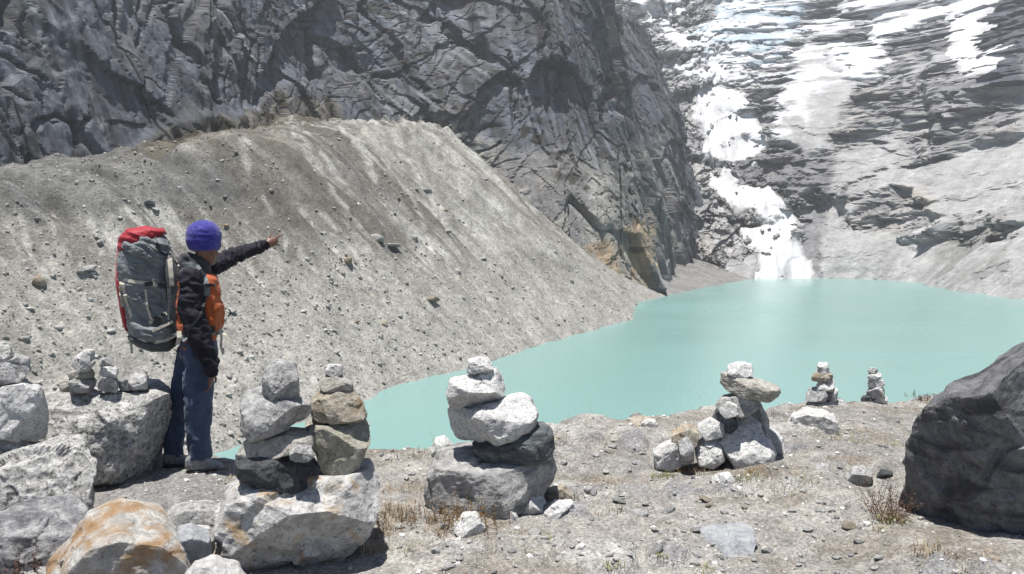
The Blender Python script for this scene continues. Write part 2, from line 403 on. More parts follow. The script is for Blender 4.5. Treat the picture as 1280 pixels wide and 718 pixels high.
for (L_, A_, sd) in ((30, 5.0, 160), (11, 1.5, 163), (4.2, 0.35, 166)):       # overhanging slab edges
    w_ = 0.55 * fbm(U / (L_ * 2.6), H / (L_ * 2.6), None, 2, sd)
    t1 = (0.80 * U + 0.60 * H) / L_ + w_; t2 = (0.35 * U + 0.94 * H) / (L_ * 1.6) + w_ * 1.3
    gate = smooth(0.12, 0.40, fbm(U / (L_ * 1.7), H / (L_ * 1.7), None, 2, sd + 1))
    gate2 = smooth(0.25, 0.5, fbm(U / (L_ * 2), H / (L_ * 2), None, 2, sd + 2))
    disp += A_ * DS * ((t1 - np.floor(t1) - .5) * gate * (0.3 + 0.7 * diag) + (t2 - np.floor(t2) - .5) * gate2 * 0.9)
# named recesses: dark overhang gash top centre, corner slot, gully cave
def cm(poly, f=6): return smooth(-f, f, poly_sd(BX + 5 * fbm(U / 9, H / 9, None, 2, 170), BY + 5 * fbm(U / 9, H / 9, None, 2, 171), poly))
disp += 10 * cm([(548, -40), (590, -40), (603, 40), (618, 72), (606, 66), (575, 30)], 4)
disp += 6 * cm([(-60, -40), (26, -40), (28, 30), (12, 34), (-60, 34)], 4)
disp += 4 * cm([(752, 100), (775, 110), (785, 150), (760, 140)], 4)
disp += 3 * cm([(404, 50), (470, 75), (497, 95), (480, 97), (440, 82)], 3)
disp += 3 * cm([(200, 15), (225, 55), (248, 110), (240, 108), (215, 60)], 2.5)
disp += 2.5 * cm([(380, 0), (400, 0), (405, 60), (412, 110), (395, 110)], 3)
jx = BX + 4 * fbm(U / 6, H / 6, None, 3, 172); jy = BY + 4 * fbm(U / 6, H / 6, None, 3, 173)
def crack_line(pts, wd):
    best = np.full(U.shape, 1e9)
    for (x1, y1), (x2, y2) in zip(pts[:-1], pts[1:]):
        ex_, ey_ = x2 - x1, y2 - y1; t = np.clip(((jx - x1) * ex_ + (jy - y1) * ey_) / (ex_ * ex_ + ey_ * ey_), 0, 1)
        best = np.minimum(best, np.hypot(jx - x1 - t * ex_, jy - y1 - t * ey_))
    return 1 - smooth(wd * 0.4, wd, best)
for pts, wd, dp in (([(201, 10), (218, 50), (248, 111), (265, 131)], 2.6, 3), ([(252, 74), (259, 97), (262, 128)], 2.6, 2.5), ([(141, -30), (143, 60)], 3, 3), ([(57, 155), (77, 144), (101, 158)], 3, 2.5), ([(111, 148), (104, 198)], 3, 3), ([(57, 158), (60, 181), (77, 201)], 2.5, 2.5), ([(0, 97), (44, 131)], 2, 2), ([(380, -30), (386, 0), (400, 50), (403, 97)], 5, 4), ([(20, 67), (64, 97)], 3, 2),
        ([(445, -30), (460, 0), (497, 44), (524, 91), (551, 131)], 4, 5), ([(400, 40), (440, 60), (467, 91), (494, 94)], 4.5, 5), ([(427, -10), (467, 44)], 3, 3), ([(545, -20), (568, 34), (608, 71)], 4, 5), ([(638, 60), (652, 148)], 2.6, 3.5), ([(640, -30), (648, 25)], 3, 4), ([(679, -30), (679, 57)], 3, 4), ([(617, -30), (630, 20)], 2.5, 3), ([(330, -20), (345, 30), (340, 80)], 2.5, 2.5), ([(290, -20), (300, 40), (296, 90)], 2.2, 2),
        ([(600, 195), (625, 178), (632, 175)], 3, 3), ([(520, 128), (540, 150), (560, 158)], 3, 2.5), ([(755, 95), (765, 130), (758, 150)], 5, 4), ([(700, 60), (712, 110)], 2.5, 3), ([(718, 160), (728, 215)], 2.5, 3), ([(780, 190), (790, 260)], 3, 3), ([(180, -20), (172, 60), (180, 130)], 2, 2)):
    disp += dp * crack_line(pts, wd)
bnch = cm([(150, 195), (205, 150), (300, 142), (345, 105), (400, 105), (450, 160), (300, 200)], 8)
disp = disp * (1 - 0.25 * bnch) - 3 * bnch
e = np.pad(disp, 1, mode='edge'); lf = 0.09 * (1 - smooth(120, 330, U)) + 0.02
disp = (e[:-2, 1:-1] + e[2:, 1:-1] + e[1:-1, :-2] + e[1:-1, 2:]) * lf + (1 - 4 * lf) * disp
PN = run0 + disp
P = np.stack([Qx + Nx * PN, Qy + Ny * PN, LZ - 3 + H + 0.8 * vnoise(U / 5, H / 5, None, 190)], -1)
PX, PY = proj(P)
C = np.zeros(P.shape) + np.array([0.150, 0.164, 0.196])
vst = fbm(U / 2.4 + 0.3 * wu / 10, H / 42, None, 4, 200)
dst = fbm((wu + wh * 0.75) / 3.2, (wh - wu * 0.4) / 40, None, 4, 201)
stv = vst * (1 - diag) + dst * diag
stf = fbm(U / 0.9 + 0.2 * wh / 10, H / 26, None, 3, 206)
C *= (1 + 0.30 * stv + 0.20 * stf + 0.24 * RND + 0.24 * fbm(U / 20, H / 20, None, 3, 202))[..., None]
C = lerp3(C, [0.36, 0.36, 0.355], 0.5 * smooth(0.32, 0.6, stv) * smooth(-0.2, 0.3, fbm(U / 35, H / 35, None, 2, 203)))
C = lerp3(C, [0.050, 0.050, 0.052], 0.6 * smooth(0.30, 0.62, fbm(U / 3.5, H / 30, None, 4, 204)) * smooth(0.0, 0.4, fbm(U / 40, H / 40, None, 2, 205)))
C = lerp3(C, [0.060, 0.062, 0.07], CRK * 0.5)
wpx = PX + 9 * fbm(U / 8, H / 8, None, 3, 210); wpy = PY + 9 * fbm(U / 8, H / 8, None, 3, 211)
brown = smooth(0.15, 0.5, fbm(U / 16, H / 22, None, 4, 220))
C = lerp3(C, [0.17, 0.15, 0.125], 0.25 * brown)
C = lerp3(C, [0.30, 0.285, 0.26], 0.55 * msk([(560, 190), (700, 190), (840, 180), (850, 330), (800, 360), (720, 320), (640, 270)], 22))
C = lerp3(C, [0.50, 0.375, 0.235], 0.75 * msk([(715, 318), (735, 300), (775, 300), (800, 268), (815, 285), (812, 345), (800, 372), (760, 352), (730, 345)], 7))
C = lerp3(C, [0.46, 0.45, 0.41], 0.6 * msk([(735, 220), (755, 215), (770, 260), (765, 300), (735, 290)], 8))
vegm = np.zeros(U.shape)
for (x, y, rx, ry) in ((548, 148, 11, 5), (602, 100, 8, 5), (556, 156, 8, 5), (586, 158, 6, 6), (615, 158, 8, 4), (658, 166, 7, 5), (677, 172, 6, 6), (670, 150, 8, 5), (760, 98, 14, 4), (520, 162, 9, 3), (690, 200, 6, 3), (560, 86, 6, 3), (676, 120, 6, 4)):
    vegm = np.maximum(vegm, 1 - smooth(0.6, 1.3, np.sqrt(((wpx - x) / rx) ** 2 + ((wpy - y) / ry) ** 2)))
vegm = np.maximum(vegm, 0.8 * smooth(0.42, 0.6, fbm(U / 7, H / 3.5, None, 4, 230)) * smooth(0.1, 0.4, fbm(U / 40, H / 40, None, 2, 231)))
C = lerp3(C, [0.050, 0.040, 0.026], vegm * 0.85)
edge = msk([(455, 160), (560, 140), (650, 205), (715, 262), (825, 335), (815, 385), (690, 330), (560, 240)], 26)
C = lerp3(C, [0.36, 0.345, 0.315], 0.9 * edge * smooth(-0.35, 0.35, fbm(U / 6, H / 14, None, 4, 241)))
bench = msk([(165, 190), (215, 158), (300, 146), (345, 122), (400, 120), (450, 160), (300, 190)], 8)
C = lerp3(C, [0.19, 0.172, 0.14], bench * 0.75); C = lerp3(C, [0.050, 0.040, 0.022], bench * 0.9 * smooth(0.0, 0.2, fbm(U / 5, H / 3, None, 3, 240)))
C = np.clip(C, 0, None); C = C * 0.58 * np.clip(C.mean(-1, keepdims=True) / 0.16, 0.5, 1.6) ** 0.35
m_cliff = mat_terrain('cliff_rock', (0.30, 1.8), 0.32, 0.45, stretch=(1, 1, 0.4), cracks=((0.030, 0.014),), crot=(0.25, 0.30, 0.0))
CL_P = P.reshape(-1, 3)
tag(new_obj('cliff', mesh_np('cliff', CL_P, grid_faces(NU, NV), C.reshape(-1, 3), smoothf=False), m_cliff), kind='structure')

# ================================================================== HEADWALL (far side of the valley) with glacier and snow
NU, NV = 660, 500
q, u = curve_pts([(20, 640), (90, 632), (150, 622), (195, 614), (240, 606), (270, 560), (277, 500), (271, 410), (268, 330), (275, 240), (290, 150)], NU)
nn = smooth_normals(q, 70, 1)
hh = np.linspace(-4, 440, NV)
U, H = np.meshgrid(u, hh, indexing='ij')
Qx = q[:, 0][:, None]; Qy = q[:, 1][:, None]; Nx = nn[:, 0][:, None]; Ny = nn[:, 1][:, None]
run0 = H * 1.15 + 0.0003 * H * H
B = np.stack([Qx + Nx * run0, Qy + Ny * run0, LZ + H], -1)
BX, BY = proj(B)
nz1 = fbm(U / 22, H / 22, None, 4, 300); nz2 = fbm(U / 7, H / 7, None, 4, 301); nz3 = fbm(U / 22, H / 22, None, 4, 302)
def hm(poly, f=6, w1=7, w2=4): return smooth(-f, f, poly_sd(BX + w1 * nz1 + w2 * nz2, BY + w1 * nz3 + w2 * nz2, poly))
scree = np.maximum.reduce([
    hm([(1000, 360), (1010, 262), (1045, 238), (1075, 255), (1060, 280), (1090, 290), (1140, 300), (1200, 310), (1290, 290), (1290, 400), (1140, 370)], 6),
    hm([(1080, 235), (1110, 200), (1150, 205), (1200, 190), (1290, 165), (1290, 250), (1180, 285), (1130, 280), (1165, 250), (1120, 240)], 7),
    hm([(1160, 80), (1200, 62), (1200, 85), (1110, 105)], 4),
    hm([(880, 360), (905, 318), (940, 320), (948, 352)], 5),
    hm([(1010, 50), (960, 165), (1000, 190), (1035, 185), (1075, 105), (1030, 60)], 6),
    hm([(1270, 120), (1500, 0), (1500, 500), (1270, 400)], 12), 0.8 * hm([(1040, 190), (1130, 150), (1150, 200), (1100, 240), (1050, 240), (1020, 225)], 12)])
wu = U + 0.25 * H + 8 * nz1; wh = H - 0.28 * U + 6 * nz2
disp = 16 * fbm(U / 90, H / 90, None, 3, 310)
disp += (1 - 0.8 * scree) * 9 * (np.abs(fbm(U / 42 + 0.3 * nz1, H / 150, None, 3, 311)) * 2 - .6)
rk = np.zeros(U.shape); CRK = np.zeros(U.shape); RND = np.zeros(U.shape)
for (sc, amp, sd) in ((46, 9, 320), (18, 4.5, 330), (7, 2.2, 340)):
    o, e, r = cells(wu / (sc * 1.35), wh / (sc * 0.9), sd)
    rk += amp * o; ck = 1 - smooth(0, 0.12, e); rk += ck * amp * 0.4 * (vnoise(U / sc, H / sc, None, sd + 5) > 0.1); CRK = np.maximum(CRK, ck); RND += (r - 0.5) * amp / 9
led = np.zeros(U.shape)
for (L_, A_, sd) in ((34, 6, 380), (13, 3.0, 383), (5.5, 1.4, 386)):
    t1 = (H - 0.25 * U) / L_ + 1.5 * fbm(U / (L_ * 3), H / (L_ * 2.5), None, 4, sd); gate = smooth(0.0, 0.35, fbm(U / (L_ * 2), H / (L_ * 2), None, 2, sd + 1))
    fr = t1 - np.floor(t1); rk += A_ * (fr - .5) * gate; led = np.maximum(led, smooth(.55, .9, fr) * gate * (A_ < 7))
disp += rk * (1 - 0.93 * scree) + 0.9 * fbm(U / 3, H / 3, None, 3, 350) * (1 - 0.6 * scree)
disp += 14 * hm([(1110, 232), (1138, 236), (1142, 262), (1118, 258)], 3, 2, 2) - 10 * hm([(1040, 245), (1110, 232), (1168, 240), (1165, 268), (1070, 275)], 6)
disp -= 12 * hm([(1115, 298), (1180, 275), (1290, 255), (1290, 275), (1200, 292), (1150, 305)], 4)
disp -= 14 * hm([(1165, 70), (1195, 75), (1240, 60), (1300, 30), (1300, 110), (1240, 130), (1170, 180), (1160, 110)], 8)
disp -= 12 * hm([(930, 190), (1040, 195), (1030, 235), (985, 255), (935, 225)], 8)
disp += 10 * hm([(1000, 270), (1020, 240), (1032, 270), (1025, 350), (1000, 350)], 10)
PN = run0 + disp
PZ = LZ + H
P = np.stack([Qx + Nx * PN, Qy + Ny * PN, PZ + 1.5 * nz2 * (1 - scree)], -1)
P[..., 2] = np.where(H < 3, np.minimum(P[..., 2], LZ + H), P[..., 2])
C = np.zeros(P.shape) + np.array([0.40, 0.395, 0.395])
strat = fbm(wu / 60, wh / 3.5, None, 4, 360)
C *= (1 + 0.16 * strat + 0.3 * RND + 0.15 * nz2)[..., None]
C = lerp3(C, [0.42, 0.40, 0.37], 0.6 * smooth(0.0, 0.5, nz1 + 0.6 * strat))
C = lerp3(C, [0.13, 0.13, 0.14], 0.4 * smooth(0.25, 0.6, fbm(wu / 26, wh / 5, None, 4, 362)))
C = lerp3(C, [0.09, 0.09, 0.10], CRK * 0.45)
C = lerp3(C, [0.42, 0.42, 0.42] * np.array(1.0), scree * 0.95)
C *= (1 + scree * 0.16 * fbm(U / 5, H / 60, None, 4, 361))[..., None]
C = lerp3(C, [0.20, 0.20, 0.215], 0.75 * hm([(1000, 275), (1022, 240), (1040, 235), (1030, 280), (1028, 350), (1006, 350)], 5))
C = lerp3(C, [0.22, 0.215, 0.205], 0.6 * hm([(1160, 300), (1290, 265), (1290, 400), (1130, 360)], 10) * smooth(-0.2, 0.4, nz1))
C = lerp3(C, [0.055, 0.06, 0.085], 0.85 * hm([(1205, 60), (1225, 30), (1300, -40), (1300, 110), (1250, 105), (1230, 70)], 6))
C = lerp3(C, [0.085, 0.088, 0.105], 0.7 * hm([(985, 25), (1030, 12), (1060, 20), (1040, 35), (995, 45)], 5))
C = lerp3(C, [0.10, 0.10, 0.12], 0.6 * hm([(1040, 40), (1120, 22), (1190, 20), (1185, 55), (1120, 65), (1050, 55)], 6))
C = lerp3(C, [0.10, 0.10, 0.11], 0.6 * hm([(780, -20), (830, -20), (905, -20), (880, 15), (840, 25), (800, 15)], 5))
C = lerp3(C, [0.42, 0.37, 0.29], 0.45 * hm([(1125, 232), (1165, 240), (1160, 265), (1135, 265)], 6))
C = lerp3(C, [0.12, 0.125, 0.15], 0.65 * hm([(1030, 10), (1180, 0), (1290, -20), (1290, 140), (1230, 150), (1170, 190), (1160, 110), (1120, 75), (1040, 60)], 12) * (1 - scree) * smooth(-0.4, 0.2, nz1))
C = lerp3(C, [0.15, 0.15, 0.165], 0.6 * hm([(920, 190), (1045, 190), (1035, 240), (985, 258), (930, 230)], 8))
# dusting of fresh pale debris / thin snow, intrinsic to ledges
dust = hm([(1012, 62), (985, 105), (960, 150), (955, 175), (990, 190), (1015, 150), (1030, 110), (1105, 78), (1075, 62)], 5) * smooth(-0.45, 0.2, nz2 + 0.5 * fbm(U / 4, H / 30, None, 3, 370))
C = lerp3(C, [0.70, 0.71, 0.73], 0.8 * dust)
high = smooth(150, 300, H) * np.maximum(smooth(0.2, 0.5, strat + 0.35 * nz1), 0.9 * led * smooth(-.15, .25, nz2))
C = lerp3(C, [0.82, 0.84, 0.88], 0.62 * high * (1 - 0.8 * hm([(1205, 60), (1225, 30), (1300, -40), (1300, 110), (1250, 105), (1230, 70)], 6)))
low = smooth(-0.1, 0.3, strat + nz2 * 0.6) * hm([(860, 55), (1000, 60), (1010, 100), (950, 110), (870, 100)], 12)
C = lerp3(C, [0.82, 0.84, 0.88], 0.75 * low)
HWf = grid_faces(NU, NV)
C *= np.where(C.mean(-1, keepdims=True) > 0.6, 0.80, 0.72)
m_head = mat_terrain('headwall_rock', (0.10, 0.5), 0.28, 0.8, stretch=(1, 1, 1.6), cracks=((0.022, 0.022), (0.06, 0.02)), crot=(0.0, 0.25, 0.0))
tag(new_obj('headwall', mesh_np('headwall', P.reshape(-1, 3), HWf, np.concatenate([C, (1 - scree)[..., None]], -1).reshape(-1, 4), smoothf=False), m_head), kind='structure')
m_snow, n, b = mat_new('snow')
v = mapping(n); f = noise_n(n, v, 0.12, 8, 0.65); vc = n.nodes.new('ShaderNodeVertexColor'); vc.layer_name = 'Col'
n.links.new(mix(n, vc.outputs[0], ramp(n, f, [(0.3, 0.93), (0.6, 1.0)]), 1.0, 'MULTIPLY'), b.inputs['Base Color'])
b.inputs['Roughness'].default_value = 0.7; bump(n, b, f, 0.6, 1.2)
def snow_sheet(name, polys, thick, f, ice=0.0, w1=6, w2=5, seed=400):
    m = np.maximum.reduce([smooth(-f, f, 3 + poly_sd(BX + w1 * nz1 + w2 * nz2, BY + w1 * nz3 + w2 * nz2, p)) for p in polys])
    rough = 0.5 * fbm(U / 16, H / 16, None, 3, seed)
    if ice:
        o, e, r = cells(U / 9 + nz2 * .5, H / 6 + nz1 * .5, seed + 9); rough = rough + ice * o * 1.2 - ice * (1 - smooth(0, 0.15, e)) * 1.0
        o2, e2, r2 = cells(U / 25, H / 14, seed + 19); rough = rough + 2.2 * ice * o2
    base = 16 * fbm(U / 90, H / 90, None, 3, 310)
    rks = disp - base
    k = np.hanning(23); k /= k.sum(); sm = rks
    for ax in (0, 1):
        e = np.pad(sm, [(11, 11) if ax == i else (0, 0) for i in (0, 1)], mode='edge'); L_ = sm.shape[ax]
        sm = sum(k[i] * (e[i:i + L_] if ax == 0 else e[:, i:i + L_]) for i in range(23))
    dd = base + (0.6 * sm + 0.4 * rks if ice else 0.86 * sm + 0.14 * rks) - 0.8 - thick * (m - 0.40) * 1.5 - rough * smooth(0.5, 0.9, m)
    Q = np.stack([Qx + Nx * (run0 + dd), Qy + Ny * (run0 + dd), PZ + thick * 0.3 * m], -1).reshape(-1, 3)
    keep = (m.ravel()[HWf].max(1) > 0.22) & (H.ravel()[HWf].min(1) > -5)
    fc = HWf[keep]; ids = np.unique(fc); remap = np.zeros(len(Q), int); remap[ids] = np.arange(len(ids))
    c = np.zeros((len(Q), 3)) + np.array([0.58, 0.59, 0.61])
    if ice:
        bl = (smooth(-0.1, 0.4, fbm(U / 12, H / 8, None, 4, seed + 30)) * 0.85 * ice).ravel()
        c = c * 0.92; c = lerp3(c, [0.36, 0.43, 0.48], bl)
        dr = (smooth(0.3, 0.6, fbm(U / 20, H / 6, None, 4, seed + 31)) * 0.5).ravel(); c = lerp3(c, [0.24, 0.25, 0.27], dr)
    if not ice: c = lerp3(c, [0.34, 0.335, 0.33], (np.clip(1 - smooth(0.3, 0.95, m) + 0.8 * smooth(0.1, 0.5, fbm(U / 3.5, H / 30, None, 4, seed + 32)), 0, 1) * 0.8).ravel())
    tag(new_obj(name, mesh_np(name, Q[ids], remap[fc], c[ids]), m_snow), kind='structure')
snow_sheet('icefall', [[(868, 45), (895, 15), (925, -20), (935, -60), (1090, -60), (1010, -5), (1000, 28), (988, 52), (968, 78), (900, 84), (872, 66)]], 5, 8, ice=1.3, w1=8, w2=9, seed=400)
snow_sheet('snow_patch', [[(868, 112), (893, 108), (928, 128), (940, 150), (957, 184), (935, 198), (900, 200), (878, 194), (884, 165), (874, 145)]], 2.4, 4, w1=6, w2=5, seed=440)
snow_sheet('snow_tongue', [[(888, 228), (905, 215), (918, 222), (912, 238), (955, 238), (985, 262), (1000, 300), (1016, 356), (944, 356), (950, 312), (933, 308), (925, 290), (955, 285), (950, 265), (905, 256)]], 2.4, 4, w1=5, w2=5, seed=480)
snow_sheet('snow_couloir', [[(1185, 20), (1180, -40), (1240, -40), (1232, 10), (1205, 60), (1235, 75), (1290, 50), (1290, 62), (1250, 90), (1225, 98), (1180, 72), (1190, 45)]], 1.4, 4, w1=7, w2=8, seed=520)
snow_sheet('snow_ledges', [[(1055, 38), (1110, 20), (1175, 8), (1178, 16), (1120, 36), (1098, 58), (1092, 40)], [(1040, 62), (1105, 68), (1095, 80), (1060, 96), (1040, 85)], [(1060, 8), (1120, -30), (1170, -30), (1160, 4), (1090, 14)], [(1010, 35), (1050, 28), (1060, 36), (1030, 42)]], 3, 4, w1=8, w2=12, seed=560)
snow_sheet('snow_streaks', [[(790, -30), (850, -30), (846, 10), (820, 20), (796, 8)], [(840, 35), (872, 60), (862, 66), (830, 50)], [(850, 86), (930, 90), (930, 96), (850, 96)]], 3, 3, w1=8, w2=12, seed=600)
print('terrain done')
# ================================================================== HAZE
def box_mesh(name, lo, hi):
    V = [[x, y, z] for x in (lo[0], hi[0]) for y in (lo[1], hi[1]) for z in (lo[2], hi[2])]
    return mesh_np(name, V, [[0, 1, 3, 2], [4, 6, 7, 5], [0, 4, 5, 1], [2, 3, 7, 6], [0, 2, 6, 4], [1, 5, 7, 3]], smoothf=False)
m_haze = bpy.data.materials.new('haze_air'); m_haze.use_nodes = True; n = m_haze.node_tree
for x in list(n.nodes):
    if x.type == 'BSDF_PRINCIPLED': n.nodes.remove(x)
pv = n.nodes.new('ShaderNodeVolumePrincipled'); pv.inputs['Color'].default_value = (0.93, 0.96, 1.0, 1); pv.inputs['Density'].default_value = 0.00024; pv.inputs['Anisotropy'].default_value = 0.3
n.links.new(pv.outputs[0], n.nodes['Material Output'].inputs['Volume'])
tag(new_obj('haze', box_mesh('haze', (-700, -320, LZ - 40), (1300, 1700, 520)), m_haze), 'thin pale mountain haze filling the valley', 'haze', kind='stuff')
# ================================================================== FOREGROUND GROUND
ex = [-30, -8, -5, -3, -2.05, -1.09, -0.62, 0.4, 1.15, 1.75, 2.8, 4.14, 5.3, 8, 30]
ey = [9, 8.2, 7.0, 6.2, 5.95, 6.10, 6.2, 6.75, 7.25, 7.35, 7.85, 8.2, 8.35, 8.6, 9]
def ground_z(x, y):
    yy = y - np.interp(x, ex, ey) - 0.12 * fbm(x / 0.5, x * 0.01, None, 3, 700)
    d = (yy + np.sqrt(yy * yy + 0.03)) / 2
    z = -0.85 * d
    near = smooth(-3.5, -0.2, -np.hypot(x, y - 5) * 0.4) * 0
    z = z + 0.075 * fbm(x / 1.3, y / 1.3, None, 3, 701) + 0.022 * fbm(x / 0.30, y / 0.30, None, 3, 702)
    o, e, r = cells(x / 0.34 + 0.4 * fbm(x / .5, y / .5, None, 2, 703), y / 0.34, 704, 0.7)
    emb = smooth(0.50, 0.85, r) * smooth(0.05, 0.30, e) * smooth(-0.1, 0.35, fbm(x / 1.1, y / 1.1, None, 2, 705))
    z = z + 0.035 * emb + 0.012 * emb * o
    z = z + 0.006 * fbm(x / 0.07, y / 0.07, None, 2, 706)
    return z, emb
xs = np.concatenate([-np.geomspace(120, 5.05, 40), np.linspace(-5, 6.4, 560), np.geomspace(6.45, 160, 40)])
ys = np.concatenate([np.linspace(-60, 2.3, 50)[:-1], np.linspace(2.3, 9.2, 380), np.geomspace(9.25, 60, 40)])
GX, GY = np.meshgrid(xs, ys, indexing='ij')
GZ, EMB = ground_z(GX, GY)
ridge = smooth(10, 60, GX) * 0
C = np.zeros(GX.shape + (3,)) + np.array([0.318, 0.303, 0.282])
g1 = fbm(GX / 0.8, GY / 0.8, None, 4, 710); g2 = fbm(GX / 0.12, GY / 0.12, None, 3, 711)
C *= (1 + 0.16 * g1 + 0.16 * g2)[..., None]
C = lerp3(C, [0.20, 0.175, 0.14], 0.55 * smooth(0.15, 0.5, fbm(GX / 0.55, GY / 0.4, None, 4, 712)))
C = lerp3(C, [0.44, 0.43, 0.41], 0.6 * EMB)
C = lerp3(C, [0.20, 0.20, 0.21], 0.7 * EMB * smooth(0.1, 0.3, fbm(GX / 0.4, GY / 0.4, None, 2, 713)))
# grey bedrock slab beside the walker's boots
PXg, PYg = proj(np.stack([GX, GY, GZ], -1))
slab = smooth(-8, 8, poly_sd(PXg + 12 * g1, PYg + 8 * g2, [(150, 598), (290, 590), (300, 640), (215, 650), (120, 640)]))
C = lerp3(C, [0.20, 0.20, 0.205], 0.7 * slab)
brn = np.zeros(GX.shape)
for (x, y, rx, ry) in ((500, 640, 50, 30), (600, 650, 50, 18), (450, 690, 50, 12), (860, 580, 40, 10), (960, 590, 60, 12), (1120, 640, 30, 25), (1200, 690, 90, 14), (760, 600, 70, 10), (1060, 575, 40, 8)):
    brn = np.maximum(brn, 1 - smooth(0.3, 1.2, np.hypot((PXg - x) / rx, (PYg - y) / ry)))
C = lerp3(C, [0.18, 0.135, 0.085], 0.55 * brn * smooth(-0.3, 0.3, g2))
C *= 0.84
m_ground = mat_terrain('gravel_ground', (9.0, 45.0), 0.30, 0.03, rough=0.95, speck=(70, 0.30, 0.010))
tag(new_obj('ground', mesh_np('ground', np.stack([GX, GY, GZ], -1).reshape(-1, 3), grid_faces(len(xs), len(ys)), C.reshape(-1, 3)), m_ground), kind='structure')
def gz(x, y): return float(ground_z(np.array([x * 1.0]), np.array([y * 1.0]))[0][0])
def on_ground(px, py):                   # pixel on the foreground ground
    z = 0.0
    for _ in range(6):
        p = ground_at(px, py, z); z = gz(p[0], p[1])
    p[2] = z; return p

# ================================================================== ROCK BUILDERS
def outline_mesh(name, outline, Y, thick, seed, sub=5, p=3.8, facets=9, cut=(0.58, 0.86), rough=0.042, planes=(), fine=0.5, colr=None, strata=None, smooth_out=1, chip=0.042):
    """a solid whose outline, seen from the path, is the traced one; its own depth, thickness and relief. returns mesh, centre"""
    rs = np.random.RandomState(seed)
    pts = np.array([at(x, y, Y) for x, y in outline])
    c = (pts.max(0) + pts.min(0)) / 2
    c2 = pts.mean(0); c = 0.5 * c + 0.5 * c2
    vd = np.array([c[0], c[1], 0.0]); D = np.linalg.norm(vd); vd /= D
    R = np.array([vd[1], -vd[0], 0.0]); Up = np.array([0, 0, 1.0])
    pl = []
    for x, y in outline:
        r = ray(x, y); hit = np.array([0, 0, CAMZ]) + r * (D / (r @ vd)); q_ = hit - c
        pl.append((q_ @ R, q_ @ Up))
    pl = np.array(pl); ang = np.linspace(-math.pi, math.pi, 181)
    rad = np.zeros(181)
    for i, a_ in enumerate(ang):
        dx, dy = math.cos(a_), math.sin(a_); best = 0
        for k in range(len(pl)):
            x1, y1 = pl[k]; x2, y2 = pl[(k + 1) % len(pl)]
            exx, eyy = x2 - x1, y2 - y1; den = dx * eyy - dy * exx
            if abs(den) < 1e-12: continue
            t = (x1 * eyy - y1 * exx) / den; s_ = (x1 * dy - y1 * dx) / den
            if t > 0 and -1e-6 <= s_ <= 1 + 1e-6: best = max(best, t)
        rad[i] = best
    rad[rad == 0] = rad[rad > 0].mean()
    if smooth_out:
        k = np.hanning(2 * smooth_out + 1 + 2)[1:-1]; k /= k.sum(); h_ = len(k) // 2
        rad = np.convolve(np.concatenate([rad[-1 - h_:-1], rad, rad[1:1 + h_]]), k, 'valid')
    V, Fc = ICO[sub]
    a_, b_, u_ = V[:, 0], V[:, 1], V[:, 2]
    m_ = np.hypot(a_, u_); th = np.arctan2(u_, a_)
    Rr = np.interp(th, ang, rad)
    kk = (m_ ** p + np.abs(b_) ** p) ** (-1 / p)
    W = np.stack([a_ / np.maximum(m_, 1e-6) * m_ * kk * Rr, b_ * kk * thick, u_ / np.maximum(m_, 1e-6) * m_ * kk * Rr], -1)
    W[m_ < 1e-6, 0] = 0; W[m_ < 1e-6, 2] = 0
    def cutp(W, nrm, fr):
        nrm = np.array(nrm, float); nrm /= np.linalg.norm(nrm)
        dd = W @ nrm; lim = dd.max() * fr
        return W - np.maximum(dd - lim, 0)[:, None] * nrm * 0.97
    for (nrm, fr) in planes: W = cutp(W, nrm, fr)
    for i in range(facets):
        nrm = rs.normal(size=3); nrm[1] = -abs(nrm[1]) * 1.3 - 0.5 if i % 3 else abs(nrm[1]) + 0.5; nrm[2] += 0.7 if i % 3 == 1 else 0
        W = cutp(W, nrm, rs.uniform(*cut))
    size = float(np.mean(rad)); dirn0 = W / np.maximum(np.linalg.norm(W, axis=1), 1e-6)[:, None]
    for (kn_, am_, sh_) in ((26, chip, 45), (120, chip * .45, 160)):
        St = rs.normal(size=(kn_, 3)); St /= np.linalg.norm(St, axis=1)[:, None]
        dt = dirn0 @ St.T; wt = np.exp(2.2 * sh_ * (dt - dt.max(1)[:, None])); wt /= wt.sum(1)[:, None]
        ofs = rs.uniform(-1, 1, kn_); tl = rs.normal(size=(kn_, 3)) * 1.6
        loc_ = ofs[None] + dirn0 @ tl.T - (St * tl).sum(1)[None]
        W = W + dirn0 * (am_ * size * (wt * loc_).sum(1))[:, None]
    dirn = W / np.maximum(np.linalg.norm(W, axis=1), 1e-6)[:, None]
    o = seed * 3.7
    q_ = W / size
    dsp = rough * fbm(q_[:, 0] * 1.6 + o, q_[:, 1] * 1.6, q_[:, 2] * 1.6, 3, seed)
    dsp += rough * 0.55 * -np.abs(fbm(q_[:, 0] * 3.5 + o, q_[:, 1] * 3.5, q_[:, 2] * 3.5, 3, seed + 3))
    dsp += fine * rough * 0.55 * fbm(q_[:, 0] * 11 + o, q_[:, 1] * 11, q_[:, 2] * 11, 3, seed + 5)
    if strata is not None:
        sv = np.array(strata[0], float); sv /= np.linalg.norm(sv)
        t = q_ @ sv * strata[1] + 0.5 * fbm(q_[:, 0] * 2 + o, q_[:, 1] * 2, q_[:, 2] * 2, 2, seed + 8)
        dsp += strata[2] * (vnoise(t, t * 0.01 + q_[:, 0] * .5, None, seed + 9) + 0.5 * vnoise(t * 2.7, t * 0.01 + q_[:, 2] * .8, None, seed + 10))
    W = W + dirn * (dsp * size)[:, None]
    Wd = W[:, :1] * R + W[:, 1:2] * vd + W[:, 2:3] * Up
    return mesh_np(name, Wd, Fc, colr, smoothf=chip == 0), Vector(c)
